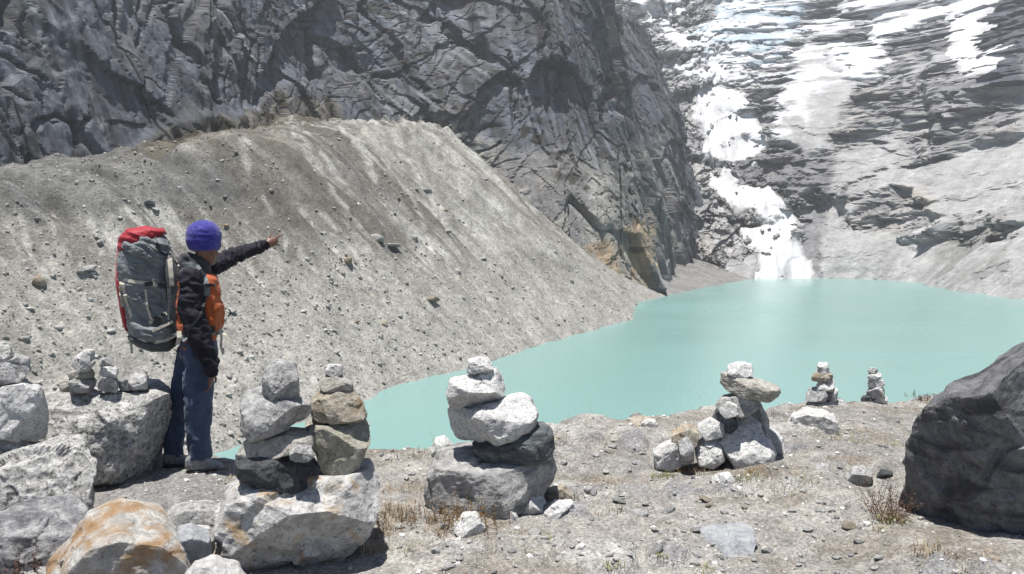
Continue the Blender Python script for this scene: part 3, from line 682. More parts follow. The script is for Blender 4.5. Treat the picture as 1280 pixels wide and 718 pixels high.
def ol_rock(name, outline, Y, thick, mat, seed, parent=None, **kw):
    me, c = outline_mesh(name, outline, Y, thick, seed, **kw)
    if parent is not None: c = c - parent.location
    return new_obj(name, me, mat, parent, c)
def rock_mesh(seed, sub=3, dims=(1, 1, 1), facets=9, rough=0.07):
    rs = np.random.RandomState(seed); V, Fc = ICO[sub]; W = V.copy()
    for i in range(facets):
        nrm = rs.normal(size=3); nrm /= np.linalg.norm(nrm); lim = rs.uniform(0.55, 0.88)
        W = W - np.maximum(W @ nrm - lim, 0)[:, None] * nrm
    o = seed * 1.7
    dsp = rough * fbm(W[:, 0] * 1.8 + o, W[:, 1] * 1.8, W[:, 2] * 1.8, 3, seed) + rough * .5 * fbm(W[:, 0] * 6 + o, W[:, 1] * 6, W[:, 2] * 6, 2, seed + 1)
    W = W * (1 + dsp)[:, None] * np.array(dims)
    return mesh_np('stone', W, Fc)

M = {}
M['white'] = mat_rock('white_granite', (0.64, 0.64, 0.63), (0.84, 0.83, 0.81), (0.10, 0.10, 0.11), 0.50, 21.6, spots=0.85)
M['white_clean'] = mat_rock('pale_granite', (0.56, 0.55, 0.54), (0.74, 0.73, 0.71), (0.22, 0.21, 0.20), 0.25, 19.2)
M['grey'] = mat_rock('grey_gneiss', (0.33, 0.33, 0.33), (0.56, 0.555, 0.545), (0.08, 0.08, 0.085), 0.6, 19.2)
M['grey_warm'] = mat_rock('warm_grey_gneiss', (0.38, 0.36, 0.32), (0.58, 0.56, 0.51), (0.12, 0.105, 0.085), 0.5, 19.2)
M['lichen'] = mat_rock('lichen_granite', (0.38, 0.375, 0.36), (0.68, 0.67, 0.65), (0.085, 0.085, 0.080), 0.78, 15.6, spots=0.6)
M['black'] = mat_rock('black_slate', (0.055, 0.058, 0.065), (0.12, 0.125, 0.135), (0.025, 0.026, 0.03), 0.4, 21.6, rough=0.6)
M['charcoal'] = mat_rock('charcoal_schist', (0.10, 0.115, 0.12), (0.19, 0.205, 0.21), (0.045, 0.05, 0.055), 0.4, 14.4, band=((1, 1, 7), (0.0, 0.12, 0), 0.52), rough=0.7)
M['banded'] = mat_rock('banded_gneiss', (0.34, 0.34, 0.335), (0.50, 0.49, 0.48), (0.14, 0.14, 0.145), 0.45, 14.4, band=((1.3, 1.3, 4.5), (0.25, 0.6, 0.2), 0.56), stain=None)
M['rust'] = mat_rock('rust_stained_gneiss', (0.40, 0.385, 0.36), (0.60, 0.58, 0.55), (0.12, 0.105, 0.09), 0.4, 13.2, stain=(0.37, 0.215, 0.09), stain_amt=0.72)
M['rust_edge'] = mat_rock('partly_rusty_gneiss', (0.44, 0.435, 0.425), (0.68, 0.67, 0.65), (0.10, 0.10, 0.10), 0.55, 13.2, stain=(0.45, 0.29, 0.13), stain_amt=0.28)
M['tan'] = mat_rock('tan_gneiss', (0.38, 0.33, 0.26), (0.52, 0.48, 0.40), (0.15, 0.125, 0.09), 0.5, 19.2, stain=(0.40, 0.27, 0.13), stain_amt=0.35)
M['olive'] = mat_rock('olive_lichen_gneiss', (0.36, 0.345, 0.28), (0.52, 0.50, 0.43), (0.15, 0.14, 0.10), 0.5, 21.6)
M['dark_boulder'] = mat_rock('dark_boulder_rock', (0.135, 0.138, 0.148), (0.22, 0.223, 0.23), (0.05, 0.05, 0.055), 0.5, 10.8, band=((1.0, 1.0, 2.6), (0.4, 0.5, 0.0), 0.55))
M['maroon'] = mat_rock('maroon_stone', (0.24, 0.15, 0.14), (0.33, 0.22, 0.21), (0.13, 0.08, 0.08), 0.4, 21.6)
M['stripe'] = mat_rock('striped_gneiss', (0.24, 0.245, 0.26), (0.50, 0.495, 0.49), (0.075, 0.078, 0.09), 0.45, 12.0, band=((1, 1.2, 5.5), (0.1, -0.45, 0.0), 0.50))
M['bluegrey'] = mat_rock('blue_grey_stone', (0.36, 0.375, 0.40), (0.50, 0.51, 0.53), (0.22, 0.23, 0.24), 0.35, 19.2)

# ================================================================== BOULDERS
def boulder(outline, Y, thick, mat, seed, label, **kw):
    kw.setdefault('sub', 5)
    return tag(ol_rock('boulder', outline, Y, thick, M[mat], seed, **kw), label, 'boulder')
boulder([(58, 496), (100, 489), (150, 485), (195, 480), (213, 489), (216, 515), (211, 555), (207, 590), (180, 598), (120, 600), (85, 580), (52, 555)], 5.35, 0.36, 'lichen', 11,
        'large white boulder with a shaded right side beside the walker', planes=(((0.78, -0.5, -0.34), 0.58), ((-0.25, -0.6, 0.75), 0.72)), facets=3, cut=(0.85, 0.95), sub=6, p=4)
boulder([(-70, 610), (-20, 588), (40, 565), (80, 549), (108, 547), (120, 566), (117, 596), (126, 628), (110, 652), (40, 668), (-70, 680)], 4.35, 0.42, 'lichen', 12,
        'speckled grey lichen covered boulder in front of the white one', facets=6, sub=6, rough=0.06)
boulder([(-60, 668), (0, 652), (58, 632), (92, 629), (116, 640), (112, 668), (95, 716), (60, 745), (-60, 760)], 3.75, 0.30, 'stripe', 13,
        'dark striped blue grey boulder beside the orange stained one', facets=6, sub=6)
boulder([(52, 735), (80, 695), (108, 656), (150, 640), (205, 648), (232, 668), (246, 700), (258, 760), (50, 765)], 3.55, 0.34, 'rust', 14,
        'big boulder with a broad orange rust stain', facets=5, sub=6)
boulder([(200, 655), (215, 640), (250, 632), (275, 632), (290, 655), (285, 672), (240, 676), (205, 668)], 4.15, 0.22, 'grey', 15,
        'low dark grey slab overhanging a small hollow beside the rust boulder', facets=5)
boulder([(214, 690), (222, 664), (240, 658), (262, 668), (266, 705), (250, 716), (222, 712)], 3.62, 0.12, 'bluegrey', 16,
        'smooth blue grey stone wedged between the rusty boulders', facets=4, rough=0.03, chip=.03)
boulder([(241, 668), (246, 658), (262, 660), (268, 672), (258, 680)], 3.80, 0.06, 'white_clean', 17,
        'small white stone wedged behind the blue grey one', sub=4, facets=4)
boulder([(225, 730), (245, 706), (270, 702), (300, 712), (318, 740), (270, 755)], 3.35, 0.14, 'white_clean', 18,
        'pale low stone at the foot of the double cairn boulder', facets=6)
b_c1 = boulder([(260, 690), (266, 645), (283, 612), (310, 598), (355, 596), (400, 594), (440, 585), (470, 578), (477, 600), (471, 640), (455, 670), (432, 694), (405, 722), (365, 735), (320, 735), (285, 722)], 3.95, 0.40, 'rust_edge', 19,
        'large pale banded boulder carrying two stone stacks', facets=5, sub=6, planes=(((0, -0.72, -0.5), 0.72), ((0.1, -0.5, 0.85), 0.84), ((-0.65, -0.7, -0.3), 0.82)), strata=((0.5, 0.3, 0.85), 7, 0.018), p=3)
b_c2 = boulder([(530, 618), (536, 590), (546, 573), (580, 565), (640, 570), (690, 560), (698, 580), (690, 602), (678, 616), (640, 630), (600, 650), (565, 652), (538, 642)], 4.75, 0.36, 'banded', 20,
        'angular grey boulder carrying the white topped cairn', facets=3, cut=(0.8, 0.95), sub=6, planes=(((-0.1, -0.35, 0.93), 0.86), ((-0.3, -0.85, 0.05), 0.72), ((0.75, -0.7, -0.1), 0.70)), p=4)
b_right = boulder([(1118, 668), (1128, 620), (1140, 590), (1149, 550), (1149, 522), (1175, 496), (1190, 483), (1216, 477), (1240, 461), (1262, 448), (1290, 434), (1345, 430), (1410, 500), (1435, 600), (1410, 730), (1300, 760), (1200, 735), (1140, 712)], 4.25, 0.55, 'dark_boulder', 21,
        'huge dark shaded boulder standing at the edge of the clearing', facets=0, sub=6, planes=(((-0.12, -0.96, -0.28), 0.46), ((-0.62, -0.75, -0.2), 0.62), ((0.5, -0.85, 0.1), 0.6)), strata=((0.6, 0.2, 0.7), 9, 0.010), p=5, rough=0.028, fine=1.2, chip=.036, smooth_out=0)
boulder([(984, 526), (990, 516), (1008, 510), (1030, 513), (1046, 526), (1047, 540), (1030, 548), (1000, 548), (986, 542)], 6.35, 0.20, 'white_clean', 22,
        'rounded pale boulder in front of the small cairns', facets=4)
boulder([(996, 512), (1010, 500), (1040, 499), (1062, 505), (1064, 514), (1020, 518)], 7.75, 0.18, 'grey', 23,
        'flat low grey rock under the darker small cairn', facets=5, sub=4)

# ================================================================== CAIRNS (each stone its own part)
def cairn(label, base_px, Y, stones, name='stone_cairn'):
    p0 = at(base_px[0], base_px[1], Y); root = empty(name, p0); tag(root, label, 'cairn')
    tops = [min(q_[1] for q_ in st[0]) for st in stones]; cap = tops.index(min(tops))
    for i, st in enumerate(stones):
        ol, mat, th = st[0], st[1], st[2]; opt = st[3] if len(st) > 3 else {}
        opt = dict(opt); lab = opt.pop('label', None); dY = opt.pop('dY', 0.0)
        opt.setdefault('sub', 5); opt.setdefault('facets', 5)
        pn = 'capstone' if i == cap else 'stone'
        o = ol_rock(pn, ol, Y + dY, th, M[mat], opt.pop('seed', int(base_px[0]) + i * 7), parent=root, **opt)
        if lab: o['label'] = lab
    return root
def rect(x0, y0, x1, y1, j=2.0, seed=0):
    rs = np.random.RandomState(seed + int(x0 * 7 + y0))
    w_, h_ = x1 - x0, y1 - y0
    b_ = [(x0 + .05 * w_, y0 + .45 * h_), (x0 + .2 * w_, y0 + .05 * h_), (x0 + .6 * w_, y0), (x1 - .08 * w_, y0 + .15 * h_), (x1, y0 + .6 * h_), (x1 - .15 * w_, y1), (x0 + .4 * w_, y1), (x0 + .05 * w_, y1 - .12 * h_)]
    return [(x + rs.uniform(-1, 1) * j * .5, y + rs.uniform(-1, 1) * j * .3) for x, y in b_]
cairn('left stack of four grey stones over a black slate block', (350, 611), 3.86, [
    ([(291, 574), (310, 564), (345, 558), (385, 560), (399, 573), (402, 598), (392, 613), (350, 612), (318, 606), (296, 594)], 'black', 0.17, dict(label='black slate block with white edge', planes=(((0.5, -0.85, 0.1), 0.7),))),
    ([(361, 568), (372, 557), (390, 559), (393, 571), (380, 577), (363, 576)], 'grey', 0.06, dict(dY=-0.13, sub=4)),
    ([(297, 566), (303, 548), (330, 546), (360, 537), (390, 541), (394, 552), (370, 562), (330, 569), (305, 573)], 'grey_warm', 0.15, {}),
    ([(299, 505), (306, 490), (328, 485), (360, 496), (388, 505), (392, 514), (380, 528), (340, 540), (312, 550), (300, 538)], 'grey', 0.15, dict(planes=(((0.55, -0.65, -0.5), 0.62),))),
    ([(327, 474), (334, 452), (350, 448), (370, 454), (373, 478), (378, 506), (362, 512), (342, 510), (336, 500), (327, 490)], 'grey', 0.11, dict(planes=(((0.45, -0.7, -0.45), 0.55), ((-0.3, -0.6, 0.6), 0.7)), label='upright angular top stone'))])
cairn('right stack of tan stones with a tiny flat top stone', (425, 594), 4.05, [
    ([(383, 533), (400, 525), (440, 526), (465, 524), (464, 548), (453, 575), (443, 593), (420, 596), (402, 589), (393, 565), (386, 555)], 'olive', 0.17, {}),
    ([(387, 503), (400, 488), (440, 486), (456, 505), (459, 520), (440, 526), (400, 526), (389, 518)], 'tan', 0.14, {}),
    ([(399, 480), (404, 470), (425, 468), (441, 478), (442, 486), (420, 490), (402, 489)], 'grey_warm', 0.08, dict(sub=4)),
    ([(406, 467), (409, 455), (427, 456), (428, 468), (416, 472)], 'white_clean', 0.05, dict(sub=4))])
cairn('tall cairn of white speckled stones balanced on a charcoal slab', (625, 578), 4.68, [
    ([(588, 555), (610, 546), (650, 536), (680, 531), (692, 539), (693, 560), (680, 572), (640, 580), (616, 580), (600, 568)], 'charcoal', 0.20, dict(label='dark charcoal slab', strata=((0.15, 0, 1), 16, 0.03), p=4, facets=3, cut=(.85, .95), planes=(((-0.25, -0.9, -0.25), 0.7),))),
    ([(552, 522), (560, 506), (575, 512), (620, 500), (650, 495), (666, 500), (673, 515), (668, 531), (650, 546), (622, 553), (592, 551), (572, 558), (559, 545)], 'white', 0.20, dict(planes=(((-0.6, -0.75, -0.3), 0.62), ((0.2, -0.5, 0.85), 0.7)))),
    ([(557, 492), (563, 474), (590, 470), (629, 458), (638, 473), (636, 490), (616, 503), (592, 512), (575, 517), (560, 502)], 'white', 0.16, dict(planes=(((0.1, -0.6, -0.75), 0.66),))),
    ([(583, 466), (585, 450), (600, 445), (612, 449), (618, 461), (606, 470)], 'white', 0.075, dict(sub=4, rough=0.09))])
cairn('leaning cairn of white rocks topped by a tilted flat slab', (925, 585), 5.55, [
    ([(899, 548), (910, 517), (925, 511), (952, 532), (969, 565), (966, 582), (945, 590), (924, 587), (906, 562)], 'white', 0.20, dict(label='big leaning white block', planes=(((-0.3, -0.85, 0.4), 0.62),))),
    ([(945, 535), (960, 532), (978, 548), (988, 578), (982, 592), (962, 592), (950, 570)], 'white_clean', 0.16, dict(dY=0.16)),
    ([(868, 556), (880, 546), (900, 549), (906, 575), (892, 585), (872, 580)], 'white', 0.13, {}),
    ([(871, 532), (888, 522), (906, 531), (905, 545), (880, 550)], 'white', 0.12, dict(sub=4)),
    ([(837, 540), (855, 530), (874, 540), (872, 556), (845, 558)], 'tan', 0.12, dict(sub=4)),
    ([(816, 563), (835, 551), (851, 553), (856, 580), (840, 587), (819, 583)], 'white_clean', 0.12, {}),
    ([(847, 551), (860, 544), (868, 560), (867, 580), (853, 582)], 'grey', 0.09, dict(dY=-.08, sub=4)),
    ([(888, 524), (896, 512), (915, 514), (924, 530), (910, 545), (895, 540)], 'charcoal', 0.14, dict(dY=0.08)),
    ([(928, 512), (948, 500), (958, 518), (962, 545), (945, 548)], 'grey', 0.14, dict(dY=0.12)),
    ([(898, 513), (908, 502), (922, 506), (924, 518), (908, 524)], 'white_clean', 0.08, dict(dY=-.10, sub=4)),
    ([(892, 505), (905, 496), (925, 492), (946, 497), (949, 510), (930, 520), (905, 516)], 'grey', 0.15, dict(sub=4)),
    ([(888, 468), (898, 464), (945, 473), (974, 485), (975, 492), (962, 501), (925, 495), (904, 484)], 'grey_warm', 0.17, dict(label='thin tilted flat slab', strata=((-0.25, 0, 1), 20, 0.02))),
    ([(908, 468), (910, 456), (925, 453), (940, 455), (942, 468), (930, 474), (915, 472)], 'white', 0.09, dict(sub=4))])
def small_cairn(label, Y, rows):
    base = rows[-1]
    return cairn(label, ((base[0] + base[2]) / 2, base[3]), Y, [(rect(*r[:4], seed=i), r[4], r[5], dict(sub=4)) for i, r in enumerate(rows)])
small_cairn('small cairn of five flat stones with a brown middle slab by the lake edge', 7.70, [
    (1020, 453, 1036, 461, 'white_clean', .06), (1019, 459, 1038, 468, 'white', .07), (1012, 465, 1042, 477, 'tan', .10), (1019, 474, 1044, 488, 'white', .10), (1006, 484, 1036, 502, 'grey', .11), (1030, 484, 1048, 502, 'white_clean', .09)])
small_cairn('smallest slender cairn of stacked pebbles by the lake edge', 8.05, [
    (1085, 460, 1097, 468, 'grey', .04), (1084, 466, 1102, 475, 'white_clean', .06), (1083, 473, 1106, 485, 'white', .07), (1082, 483, 1107, 498, 'grey', .09), (1076, 494, 1092, 505, 'charcoal', .06), (1090, 495, 1110, 506, 'white_clean', .07)])
cairn('small cairn with a tall pale wedge stone on top of the white boulder', (104, 487), 5.20, [
    ([(84, 475), (95, 470), (118, 471), (121, 482), (116, 490), (88, 490)], 'grey', .11, dict(sub=4)),
    ([(84, 466), (95, 462), (117, 462), (119, 470), (108, 473), (86, 472)], 'grey_warm', .10, dict(sub=4)),
    ([(87, 458), (95, 446), (108, 436), (120, 438), (119, 452), (112, 464), (94, 465)], 'white_clean', .09, dict(sub=4, label='tall pale wedge stone'))])
cairn('small cairn of three round grey stones on top of the white boulder', (136, 487), 5.20, [
    (rect(122, 469, 149, 490), 'grey', .10, dict(sub=4)), (rect(123, 457, 149, 472), 'white', .09, dict(sub=4)), (rect(124, 447, 142, 459), 'grey', .07, dict(sub=4))])
for ol, mt, lb in (([(73, 476), (80, 468), (90, 470), (90, 490), (76, 494)], 'grey_warm', 'small brownish stone at the edge of the white boulder top'),
                   ([(160, 478), (164, 462), (176, 459), (184, 472), (184, 486), (166, 488)], 'white_clean', 'pale upright stone on the white boulder behind the walker'),
                   ([(148, 478), (156, 471), (164, 474), (166, 487), (150, 488)], 'grey', 'little grey stone between the round cairn and the upright stone')):
    tag(ol_rock('stone', ol, 5.28, .08, M[mt], 900 + int(ol[0][0]), sub=4, facets=5), lb, 'stone')
cairn('tall cairn with a huge white block, half behind the lichen boulder', (20, 590), 4.75, [
    ([(-50, 560), (0, 538), (30, 548), (56, 556), (50, 580), (20, 600), (-50, 610)], 'grey', .22, {}),
    ([(-45, 490), (0, 478), (30, 473), (50, 480), (59, 510), (56, 545), (38, 552), (15, 548), (-40, 535)], 'white', .24, dict(label='huge white block')),
    ([(-30, 462), (0, 450), (20, 444), (36, 446), (39, 460), (26, 476), (-20, 482)], 'grey', .16, {}),
    ([(-20, 440), (0, 431), (12, 432), (17, 444), (8, 454), (-15, 454)], 'lichen', .11, dict(sub=4))])

# ================================================================== LOOSE STONES ON THE GROUND
def loose(outline, Y, th, mat, seed, label, **kw):
    kw.setdefault('sub', 4); kw.setdefault('facets', 5)
    return tag(ol_rock('stone', outline, Y, th, M[mat], seed, **kw), label, 'stone')
loose([(567, 660), (578, 644), (596, 642), (608, 660), (600, 680), (574, 680)], 4.30, .09, 'white', 801, 'white stone with round dark spots in front of the cairn shrub')
loose([(611, 648), (622, 632), (640, 633), (652, 650), (640, 664), (616, 660)], 4.48, .10, 'white', 802, 'white speckled stone against the foot of the cairn boulder')
loose([(645, 640), (655, 620), (672, 615), (684, 630), (678, 652), (652, 654)], 4.60, .10, 'white_clean', 803, 'pale round stone under the right end of the cairn boulder')
loose([(679, 638), (692, 628), (716, 628), (722, 640), (704, 650), (682, 650)], 4.55, .09, 'white', 804, 'flat white stone beside the brown stone near the cairn boulder')
loose([(673, 628), (685, 608), (705, 606), (716, 620), (710, 640), (682, 642)], 4.85, .10, 'tan', 805, 'brown stone with orange grass behind the flat white stone')
loose([(888, 600), (896, 591), (912, 592), (918, 602), (908, 610), (892, 610)], 5.05, .08, 'white', 806, 'white stone with a dark front below the leaning cairn')
loose([(955, 608), (962, 598), (978, 600), (986, 612), (972, 617), (958, 616)], 4.95, .08, 'grey_warm', 807, 'warm grey pointed stone below the leaning cairn')
loose([(538, 565), (544, 549), (556, 546), (566, 556), (564, 570), (545, 574)], 5.75, .12, 'white', 808, 'pale stone at the brink behind the tall white cairn')
loose([(1038, 578), (1050, 572), (1070, 573), (1076, 580), (1060, 586), (1040, 584)], 5.75, .14, 'maroon', 809, 'flat maroon stone set in the gravel')
loose([(1058, 600), (1065, 586), (1080, 583), (1092, 592), (1088, 606), (1066, 608)], 5.15, .10, 'grey', 810, 'grey lump of rock between the maroon stone and the dark boulder')
loose([(1002, 590), (1015, 581), (1035, 582), (1042, 592), (1025, 600), (1006, 598)], 5.35, .12, 'grey', 811, 'low grey rock beside the maroon stone')
loose([(1094, 596), (1102, 588), (1116, 590), (1118, 600), (1102, 602)], 5.2, .07, 'charcoal', 812, 'charcoal stone half under the dark boulder')
loose([(1105, 676), (1112, 668), (1130, 670), (1138, 682), (1120, 686)], 4.15, .07, 'charcoal', 813, 'flat charcoal slab at the foot of the dark boulder')
loose([(782, 533), (792, 523), (812, 522), (824, 530), (816, 540), (786, 540)], 6.75, .12, 'tan', 814, 'low brown rock on the brink above the lake')
loose([(800, 530), (808, 524), (820, 525), (822, 532), (806, 536)], 6.55, .07, 'white_clean', 815, 'white stone resting in front of the low brown rock')
loose([(864, 690), (866, 664), (900, 655), (940, 660), (946, 678), (905, 692)], 4.22, .22, 'bluegrey', 816, 'flat blue grey slab sunk in the gravel', planes=(((0, 0, 1), .35),))
PROTO = [rock_mesh(50 + i, 3, d) for i, d in enumerate(((1, .8, .6), (1, .7, .45), (.9, .9, .7), (1.1, .7, .5), (1, .9, .35), (1.1, .6, .6)))]
def proto_copy(i, mat):
    key = (i, mat)
    if key not in proto_copy.c:
        me = PROTO[i].copy(); me.materials.clear(); me.materials.append(M[mat]); proto_copy.c[key] = me
    return proto_copy.c[key]
proto_copy.c = {}
NEAR = ((925, 590, 'near the leaning white cairn'), (615, 640, 'near the angular cairn boulder'), (430, 680, 'near the boulder with two stacks'), (1160, 680, 'near the huge dark boulder'), (1055, 510, 'near the two small cairns'), (800, 535, 'along the brink above the lake'), (700, 550, 'along the brink above the lake'), (520, 570, 'along the brink above the lake'),
        (780, 670, 'out on the open gravel'), (930, 690, 'out on the open gravel'), (1040, 690, 'out on the open gravel'), (1050, 595, 'near the flat maroon stone'), (265, 600, 'near the boots of the walker'))
NEAR_M = ((400, 190, 'just below the crest of the moraine'), (100, 240, 'in the dark upper rubble of the moraine'), (700, 370, 'low on the moraine by the lake'), (520, 450, 'low on the moraine by the lake'), (460, 300, 'among the pale gullies of the moraine'), (580, 290, 'among the pale gullies of the moraine'), (80, 400, 'on the lower moraine behind the walker'), (320, 400, 'on the moraine below the pointing hand'))
def near(px, py, tab): return min(tab, key=lambda t: (t[0] - px) ** 2 + 2.5 * (t[1] - py) ** 2)[2]
LOOSE = {'white': 'small speckled white stone', 'white_clean': 'small plain pale stone', 'grey': 'small mid grey stone',
         'charcoal': 'small charcoal stone', 'tan': 'small brown stone', 'bluegrey': 'small blue grey stone'}
rs = np.random.RandomState(5)
blk = [[(250, 570), (480, 570), (480, 718), (0, 718), (0, 560)], [(530, 555), (720, 555), (720, 650), (530, 660)], [(815, 500), (990, 500), (990, 592), (815, 592)], [(1110, 480), (1290, 430), (1290, 718), (1110, 700)]]
spots_px = [(455, 610), (765, 560), (745, 570), (790, 520), (742, 618), (757, 592), (735, 612), (775, 628), (705, 590), (720, 565), (640, 690), (668, 668), (990, 640), (880, 625), (905, 642), (870, 660), (836, 640), (800, 645), (555, 660), (545, 690), (508, 600), (500, 660), (560, 712), (700, 700), (820, 690), (1062, 600), (1040, 640), (1060, 660), (1010, 665), (960, 690), (1120, 510), (1105, 560), (1140, 505)]
cnt = 0
while cnt < 230:
    if cnt < len(spots_px): px, py = spots_px[cnt]; r = rs.uniform(.028, .05)
    else:
        px = rs.uniform(300, 1280); py = 515 + (718 - 515) * rs.rand() ** 1.1; r = 0.013 + 0.022 * rs.rand() ** 2.5
        if any(poly_sd(np.array([px]), np.array([py]), p_)[0] > 0 for p_ in blk): continue
    p = on_ground(px, py)
    if p[1] > np.interp(p[0], ex, ey) - 0.05: 
        if cnt < len(spots_px): spots_px[cnt] = (px, py + 6)
        continue
    mt = rs.choice(['white', 'white_clean', 'grey', 'charcoal', 'tan', 'bluegrey'], p=[.34, .38, .19, .01, .06, .02])
    o = new_obj('stone', proto_copy(rs.randint(6), mt)); o.location = (p[0], p[1], p[2] + r * 0.22)
    o.rotation_euler = (rs.uniform(-.3, .3), rs.uniform(-.3, .3), rs.uniform(0, 6.28)); s_ = r * rs.uniform(.85, 1.2); o.scale = (s_, s_ * rs.uniform(.7, 1.1), s_ * rs.uniform(.6, 1.0))
    tag(o, LOOSE[mt] + ' lying ' + near(px, py, NEAR), 'stone', 'loose stones ' + near(px, py, NEAR)); cnt += 1
def scatter_mesh(name, pos, size, rsx, cols, flat=0.65, sub=1):
    V, Fc = ICO[sub]; N = len(pos); k = len(V)
    jit = 1 + 0.35 * (rsx.rand(N, k) - 0.5)
    W = V[None] * jit[..., None]
    W = W * (size[:, None] * np.stack([rsx.uniform(.75, 1.3, N), rsx.uniform(.6, 1.1, N), rsx.uniform(.4, .9, N)], 1))[:, None, :]
    a_ = rsx.uniform(0, 6.28, N); ca, sa = np.cos(a_)[:, None], np.sin(a_)[:, None]
    b2 = rsx.uniform(-.6, .6, N); cb_, sb_ = np.cos(b2)[:, None], np.sin(b2)[:, None]
    y2 = W[..., 1] * cb_ - W[..., 2] * sb_; z2 = W[..., 1] * sb_ + W[..., 2] * cb_
    x3 = W[..., 0] * ca - y2 * sa; y3 = W[..., 0] * sa + y2 * ca
    W = np.stack([x3, y3, z2], -1) + pos[:, None, :]
    Fa = (Fc[None] + (np.arange(N) * k)[:, None, None]).reshape(-1, 3)
    return mesh_np(name, W.reshape(-1, 3), Fa, np.repeat(cols, k, 0), smoothf=False)
m_peb = mat_terrain('pebble_stone', (60.0,), 0.30, 0.004)
N = 24000
px = rs.uniform(-1.2, 1.2, N); y_ = 2.6 + 5.8 * rs.rand(N) ** 0.9; x_ = px * 0.62 * y_
z_, _ = ground_z(x_, y_)
clump = fbm(x_ / .5, y_ / .5, None, 3, 720); keep = (clump > rs.uniform(-.7, .5, N)) & (y_ < np.interp(x_, ex, ey) + .1)
x_, y_, z_ = x_[keep], y_[keep], z_[keep]; N = len(x_)
sz = 0.0032 * (1 - rs.rand(N)) ** -0.42; sz = np.minimum(sz, .022)
cc = np.array([[.34, .33, .31], [.56, .55, .53], [.20, .20, .21], [.27, .23, .18], [.12, .12, .13]])[rs.choice(5, N, p=[.4, .32, .18, .07, .03])] * rs.uniform(.8, 1.15, (N, 1))
tag(new_obj('gravel', scatter_mesh('gravel', np.stack([x_, y_, z_ + sz * .2], 1), sz, rs, cc), m_peb), 'fine grey and white gravel strewn over the clearing', 'gravel', kind='stuff')
# ---- rubble and boulders of the moraine slope
vis = (MOR_PX > -150) & (MOR_PX < 850) & (MOR_PY > 100) & (MOR_PY < 640) & (MOR_T > 0.3) & (MOR_P[:, 1] < 430)
ids = np.nonzero(vis)[0]
dist = np.linalg.norm(MOR_P[ids, :2], axis=1)
wgt = (1 / np.clip(dist, 60, 400)) ** 0.7 * (0.25 + smooth(-.3, .6, fbm(MOR_P[ids, 0] / 14, MOR_P[ids, 1] / 14, None, 3, 730)) + 1.2 * (MOR_T[ids] < 30) + 0.8 * ((MOR_PX[ids] < 360) & (MOR_PY[ids] < 270)))
pick = rs.choice(ids, 16000, p=wgt / wgt.sum())
N = len(pick); sz = np.minimum(0.10 * (1 - rs.rand(N)) ** -0.5, 0.6)
pos = MOR_P[pick] + rs.uniform(-.3, .3, (N, 3)) * [1, 1, 0.0]; pos[:, 2] += sz * .12
cc = np.array([[.26, .25, .235], [.38, .37, .35], [.16, .155, .145], [.30, .235, .16]])[rs.choice(4, N, p=[.50, .34, .13, .03])] * rs.uniform(.8, 1.2, (N, 1))
m_rub = mat_terrain('rubble_stone', (3.0,), 0.25, 0.05)
tag(new_obj('rubble', scatter_mesh('rubble', pos, sz, rs, cc), m_rub), 'loose grey rubble scattered down the moraine slope', 'rubble', kind='stuff')
M['m_grey'] = mat_rock('moraine_boulder_grey', (0.21, 0.205, 0.195), (0.31, 0.30, 0.285), (0.13, 0.125, 0.12), 0.4, 0.8, bumpd=.1)
M['m_brown'] = mat_rock('moraine_boulder_brown', (0.21, 0.17, 0.125), (0.31, 0.265, 0.20), (0.10, 0.085, 0.07), 0.45, 0.8, bumpd=.1)
M['m_pale'] = mat_rock('moraine_boulder_pale', (0.29, 0.28, 0.265), (0.41, 0.40, 0.38), (0.18, 0.17, 0.16), 0.35, 0.8, bumpd=.1)
MB = {'m_grey': 'grey boulder', 'm_brown': 'brown boulder', 'm_pale': 'pale boulder'}
def moraine_boulder(px, py, rpx, mt, flat=0.7):
    k = np.argmin((MOR_PX - px) ** 2 + (MOR_PY - py) ** 2 + 1e6 * (MOR_T < 0)); p = MOR_P[k]; r = rpx * p[1] / F
    o = new_obj('boulder', proto_copy(rs.randint(6), mt)); o.location = (p[0], p[1], p[2] + r * .15); o.scale = (r * 1.15, r, r * flat * 1.5)
    o.rotation_euler = (rs.uniform(-.3, .3), rs.uniform(-.3, .3), rs.uniform(0, 6.28)); tag(o, ('big ' if rpx >= 8 else 'small ') + MB[mt] + ' resting ' + near(px, py, NEAR_M), 'boulder', 'boulders ' + near(px, py, NEAR_M))
for a_ in ((50, 355, 11, 'm_brown'), (108, 340, 12, 'm_grey', .4), (100, 338, 7, 'm_grey'), (186, 257, 8, 'm_grey'), (194, 261, 6, 'm_grey'), (435, 328, 10, 'm_brown'), (426, 324, 5, 'm_grey'), (540, 375, 10, 'm_brown'), (470, 300, 11, 'm_grey', .5), (490, 308, 10, 'm_grey', .5), (518, 300, 6, 'm_grey'),
           (287, 390, 9, 'm_grey', .5), (572, 340, 6, 'm_pale'), (577, 372, 5, 'm_grey'), (473, 245, 6, 'm_grey'), (575, 235, 6, 'm_grey'), (536, 238, 5, 'm_grey'), (620, 240, 6, 'm_grey', .5), (605, 225, 5, 'm_grey'), (560, 290, 7, 'm_grey', .5), (480, 405, 5, 'm_brown'), (445, 402, 4, 'm_brown'), (125, 302, 5, 'm_grey'), (140, 412, 6, 'm_pale'), (30, 425, 7, 'm_grey'),
           (298, 440, 6, 'm_grey'), (75, 410, 6, 'm_pale'), (380, 390, 5, 'm_pale'), (420, 440, 6, 'm_pale'), (498, 395, 4, 'm_pale'), (640, 360, 4, 'm_pale'), (670, 398, 4, 'm_grey'), (714, 352, 4, 'm_pale'), (310, 450, 5, 'm_pale'), (350, 395, 4, 'm_grey'), (690, 202, 9, 'm_grey')):
    moraine_boulder(*a_)
